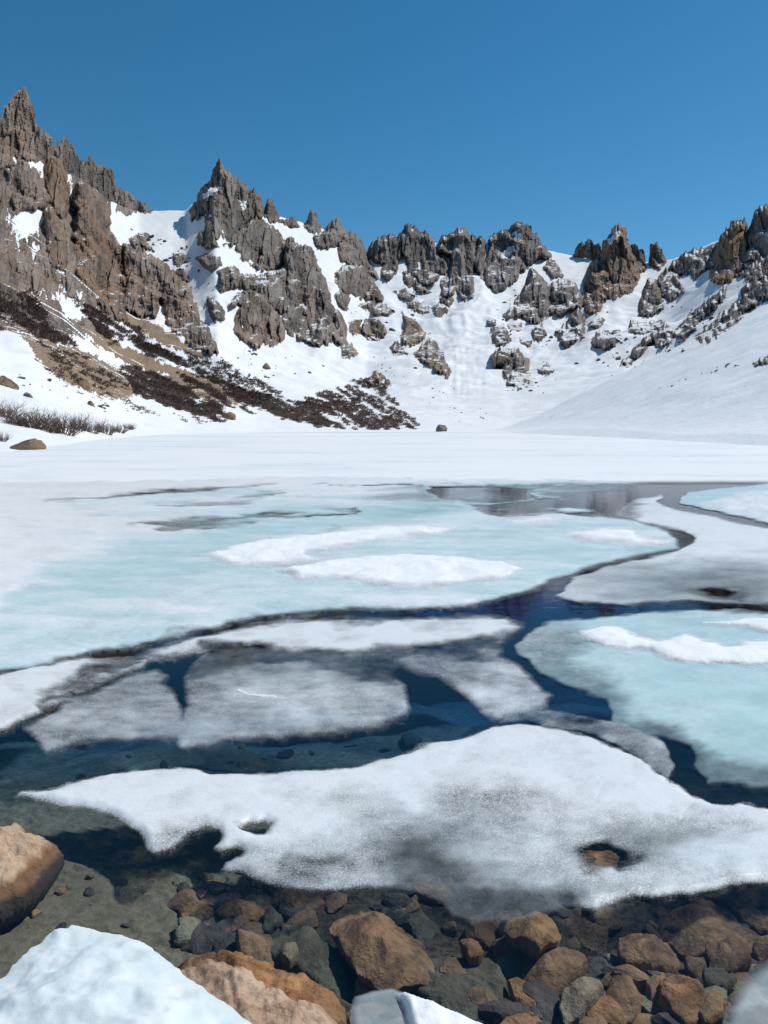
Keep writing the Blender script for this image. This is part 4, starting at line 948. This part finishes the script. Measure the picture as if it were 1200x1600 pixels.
small = [blob_mesh('scattered_rock', 40 + i, 2, M['crag_slate' if i % 2 else 'crag_grey'], (1, 0.9, 0.75), 9, 0.12) for i in range(8)]
rr = random.Random(5)
ZONES = [
    ('small dark rock on the snow saddle left of the pyramid peak', 'rocks on the left saddle', '200,350 260,352 300,390 296,440 250,400 210,378', 26, 1.4, 5),
    ('small rock dotting the snow around the knob below the main pillar', 'rocks around the lower pillar', '300,400 340,440 360,540 480,560 540,570 420,600 330,560 310,470', 40, 0.9, 3.4),
    ('small dark rock on the snow between the stepped rib and the gully', 'rocks left of the gully', '500,400 540,480 620,440 690,480 700,540 620,600 560,560 530,470', 46, 1.0, 4.6),
    ('small dark rock on the snow right of the avalanche gully', 'rocks right of the gully', '760,470 800,440 870,430 920,480 960,470 940,560 860,620 790,620 770,560', 64, 1.0, 4.6),
    ('small dark rock strewn along the diagonal bands above the right slope', 'rocks along the right bands', '930,560 1000,500 1060,440 1110,440 1200,440 1160,500 1080,545 980,590 930,590', 70, 1.0, 4.4),
    ('small rock in the thin line across the smooth right snow slope', 'rocks on the smooth right slope', '1015,612 1090,582 1180,556 1190,560 1120,582 1050,605', 18, 0.8, 3.0),
    ('small stone on the snow between the scrub and the left bank shrubs', 'stones on the left bank snow', '0,560 60,580 120,610 200,630 260,650 200,655 90,630 0,615', 22, 1.2, 4.2),
    ('tiny dark stone on the low snow below the avalanche gully', 'stones below the gully', '560,580 640,590 760,600 840,630 800,655 700,660 620,630', 26, 0.6, 1.9)]
for lab, grp, pl, n, r0, r1 in ZONES:
    pl = P(pl); lo, hi = pl.min(0), pl.max(0); k = 0; c = None
    while k < n:
        if c is None or rr.random() < 0.45:
            c = (rr.uniform(lo[0], hi[0]), rr.uniform(lo[1], hi[1]))
        u, v = c[0] + rr.gauss(0, 9), c[1] + rr.gauss(0, 6)
        if poly_sd(pl, np.array([u]), np.array([v]))[0] < 0: c = None; continue
        az, e = az_el(np.array([u]), np.array([v])); d = hit(az, e); px = d[0] / F_PX
        r = r0 + (r1 - r0) * rr.random() ** 2.5
        o = bpy.data.objects.new('scattered_rock', small[rr.randrange(8)]); COL.objects.link(o)
        o.location = place(az, e, d)[0]; o.scale = (r * px * rr.uniform(0.9, 1.7), r * px, r * px * rr.uniform(0.8, 1.3)); o.rotation_euler = (rr.uniform(-.4, .4), rr.uniform(-.4, .4), rr.uniform(0, 6))
        tag(o, lab, 'rock', grp); k += 1

# ------------------------------------------------------------------ scrub
def twig_mesh(name, seed, stems, h=1.0, spread=0.75, r0=0.018):
    rs = random.Random(seed); V_, F_ = [], []
    def seg(a, b, ra, rb):
        ax = (b - a).normalized(); s = ax.orthogonal().normalized(); t = ax.cross(s); n = len(V_)
        for p, r in ((a, ra), (b, rb)):
            for k in range(3):
                an = k * 2.0944; V_.append(p + (s * math.cos(an) + t * math.sin(an)) * r)
        for k in range(3):
            F_.append((n + k, n + (k + 1) % 3, n + 3 + (k + 1) % 3, n + 3 + k))
    def grow(p, d, ln, r, lev):
        q = p
        for i in range(2):
            d = (d + Vector((rs.gauss(0, .16), rs.gauss(0, .16), rs.gauss(0.06, .1)))).normalized()
            e = q + d * ln * 0.5; seg(q, e, r, r * 0.72); r *= 0.72; q = e
            if lev < 2:
                for _ in range(2 if lev == 0 else 1 + (rs.random() < .5)):
                    sd = (d + Vector((rs.gauss(0, .75), rs.gauss(0, .75), rs.gauss(0.2, .4)))).normalized()
                    grow(q, sd, ln * rs.uniform(.45, .75), r * 0.8, lev + 1)
    for i in range(stems):
        a = rs.uniform(0, 6.283); rad = rs.random() ** .5 * spread * 0.55
        sp_ = rs.uniform(.1, 1.7); d = Vector((math.cos(a) * sp_, math.sin(a) * sp_, 1)).normalized()
        grow(Vector((math.cos(a) * rad, math.sin(a) * rad, -0.08)), d, h * rs.uniform(.3, .8), r0 * rs.uniform(.8, 1.2), 0)
    me = bpy.data.meshes.new(name); me.from_pydata([tuple(v) for v in V_], [], F_); me.materials.append(M['twig']); return me
bushes = [twig_mesh('bare_shrub', 70 + i, 44, r0=0.022) for i in range(4)]
SHR = [(6, 652, 28, 'leftmost'), (28, 664, 30, 'second'), (52, 668, 34, 'third'), (74, 674, 36, 'fourth'), (98, 678, 34, 'fifth'), (122, 672, 28, 'sixth'), (144, 676, 27, 'seventh'), (166, 678, 22, 'eighth'), (186, 676, 17, 'ninth'), (202, 671, 12, 'rightmost')]
for k, (u, v, hp, od) in enumerate(SHR):
    az, e = az_el(np.array([float(u)]), np.array([float(v)])); d = hit(az, e); px = d[0] / F_PX
    o = bpy.data.objects.new('bare_shrub', bushes[k % 4]); COL.objects.link(o)
    o.location = place(az, e, d)[0]; w_ = rr.uniform(0.8, 1.25); o.scale = (hp * px * w_, hp * px * 0.8, hp * px * rr.uniform(0.65, 1.0)); o.rotation_euler = (0, 0, k * 1.7)
    tag(o, '%s bare brown shrub in the row on the left snowy bank, counted from the left' % od, 'shrub', 'bare shrubs on the left bank')
o = bpy.data.objects.new('bare_shrub', bushes[1]); COL.objects.link(o)
az, e = az_el(np.array([3.0]), np.array([690.0])); d = hit(az, e); px = d[0] / F_PX
o.location = place(az, e, d)[0]; o.scale = (13 * px,) * 3; tag(o, 'small bare shrub at the left edge just above the dome-shaped boulder', 'shrub', 'bare shrubs on the left bank')

def thicket(label, pl, n, seed, hpx=(4, 8), dens=0.0, blades=9):
    """wiry krummholz covering a band of slope, too tangled to count"""
    pl = P(pl); rs = np.random.RandomState(seed); lo, hi = pl.min(0), pl.max(0)
    u = rs.uniform(lo[0], hi[0], n * 6); v = rs.uniform(lo[1], hi[1], n * 6)
    s = poly_sd(pl, u + 6 * fbm(u / 15, v / 9, seed=seed), v + 4 * fbm(u / 15, v / 9, seed=seed + 1))
    al, ac = (u * 0.87 + v * 0.5), (-u * 0.5 + v * 0.87)
    nz = fbm(al / 46, ac / 7.5, octv=3, seed=seed + 2) + 0.5 * fbm(u / 6, v / 5, octv=2, seed=seed + 8)
    keep = (s > 0) & (nz > dens + 0.10 - 0.2 * sstep(0, 12, s))
    u, v = u[keep][:n], v[keep][:n]
    az, e = az_el(u, v); d = hit(az, e); px = d / F_PX
    base = place(az, e, d); m = len(u)
    H = rs.uniform(*hpx, m) * px
    ang = rs.uniform(0, 2 * math.pi, (m, blades)); lean = rs.uniform(0.15, 1.1, (m, blades))
    hl = H[:, None] * rs.uniform(0.55, 1.0, (m, blades))
    dx = np.cos(ang) * np.sin(lean) + 0.35; dy = np.sin(ang) * np.sin(lean) - 0.1; dz = np.cos(lean) * 0.85
    off = rs.normal(0, 0.30, (m, blades, 2)) * H[:, None, None]
    b0 = base[:, None, :] + np.concatenate([off, np.full((m, blades, 1), -0.1) * H[:, None, None]], -1)
    tip = b0 + np.stack([dx, dy, dz], -1) * hl[..., None]
    wv_ = np.stack([-np.sin(ang), np.cos(ang), np.zeros_like(ang)], -1) * (0.075 * H)[:, None, None]
    midp = b0 + np.stack([dx * 0.5, dy * 0.5, dz * 0.55], -1) * hl[..., None]
    vv = np.stack([b0 - wv_ * 0.5, b0 + wv_ * 0.5, midp + wv_ * 1.3, tip, midp - wv_ * 1.3], 2).reshape(-1, 3)
    k = np.arange(m * blades)[:, None] * 5
    o = link('scrub_thicket', vv, [k + np.array([[0, 1, 2, 4]]), k + np.array([[4, 2, 3]])], M['thicket'])
    return tag(o, label, 'scrub', 'dark scrub bands on the left slope', 'stuff')
thicket('dark bare scrub climbing the rubble at the left edge', '-40,462 20,458 50,448 66,485 72,508 110,532 120,545 83,534 43,520 -40,512', 1700, 1, (4, 8), -0.1)
thicket('long dark scrub band running down right below the brown buttress', '112,466 143,481 187,505 215,512 235,535 255,545 285,565 320,580 400,618 380,622 300,580 267,570 233,560 205,536 173,540 158,524 140,500', 3400, 2, (4, 8), -0.18)
thicket('broad dark scrub band under the large scree apron', '182,573 213,574 253,588 283,604 317,614 340,632 353,648 345,660 313,650 283,640 253,630 213,616 198,595', 2800, 3, (4, 8), -0.25)
thicket('long low scrub band reaching right toward the shore centre', '270,578 330,594 400,612 450,626 520,628 560,640 640,664 652,672 560,672 500,668 430,656 360,640 330,620 290,600', 4200, 4, (3.5, 7), -0.12)
thicket('scrub patch rising below the small brown rock heap', '470,625 520,606 545,596 575,590 600,605 612,625 640,650 655,668 600,668 560,645 500,640', 1900, 5, (3, 6), -0.02)
thicket('loose scrub sprinkled over the snow beside the scree apron', '60,545 90,560 130,600 190,622 260,640 330,660 300,664 200,640 120,615 70,580', 700, 6, (3, 6), 0.12)
thicket('sparse scrub dotting the snow under the pointed brown buttress', '300,540 345,560 400,590 430,610 470,625 380,615 330,590 240,545', 900, 7, (3, 6), 0.0)
thicket('scattered dark tufts across the large scree apron', '50,530 133,557 167,577 205,613 160,610 110,590', 420, 8, (4, 7), 0.1)

# ------------------------------------------------------------------ smaller stones packed between the big ones
pm = [blob_mesh('submerged_pebble', 140 + i, 3, M[k], (1, 0.85, 0.55), 10, 0.06) for i, k in enumerate(['s_brown', 's_dark', 's_olive', 's_brown', 's_rust', 's_dark', 's_pale', 's_brown'])]
PZ = [('small brown stone packed between the larger stones of the right-hand bed', 'pebbles in the right-hand stone bed', '700,1450 800,1400 950,1395 1200,1370 1260,1480 1260,1620 560,1620 560,1520', 150, 0.025, 0.085),
      ('small stone among the larger ones below the ice fingers', 'pebbles below the ice fingers', '280,1370 420,1370 600,1380 720,1400 640,1440 500,1440 420,1500 280,1470', 75, 0.02, 0.07),
      ('pebble lying on the rippled sand at the lower left', 'pebbles on the rippled sand', '0,1330 200,1330 290,1400 280,1470 150,1450 60,1460 0,1500', 26, 0.008, 0.028),
      ('stone on the bed of the blue channel behind the slush sheet', 'stones on the channel bed', '0,1190 300,1150 600,1120 760,1130 600,1190 300,1195 0,1240', 12, 0.02, 0.06)]
for lab, grp, pl, n, r0, r1 in PZ:
    pl = P(pl); lo, hi = pl.min(0), pl.max(0); k = 0
    while k < n:
        u, v = rr.uniform(lo[0], hi[0]), rr.uniform(lo[1], hi[1])
        if poly_sd(pl, np.array([u]), np.array([v]))[0] < 0: continue
        x, y = on_plane(np.array([u]), np.array([v]), -0.15)
        z = bed_z(x, y)[0]; x, y = on_plane(np.array([u]), np.array([v]), z)
        r = r0 + (r1 - r0) * rr.random() ** 1.5
        o = bpy.data.objects.new('submerged_pebble', pm[rr.randrange(8)]); COL.objects.link(o)
        o.location = (x[0], y[0], z + 0.15 * r); o.scale = (r * rr.uniform(0.9, 1.5), r, r); o.rotation_euler = (rr.uniform(-.3, .3), rr.uniform(-.3, .3), rr.uniform(0, 6))
        tag(o, lab, 'stone', grp); k += 1
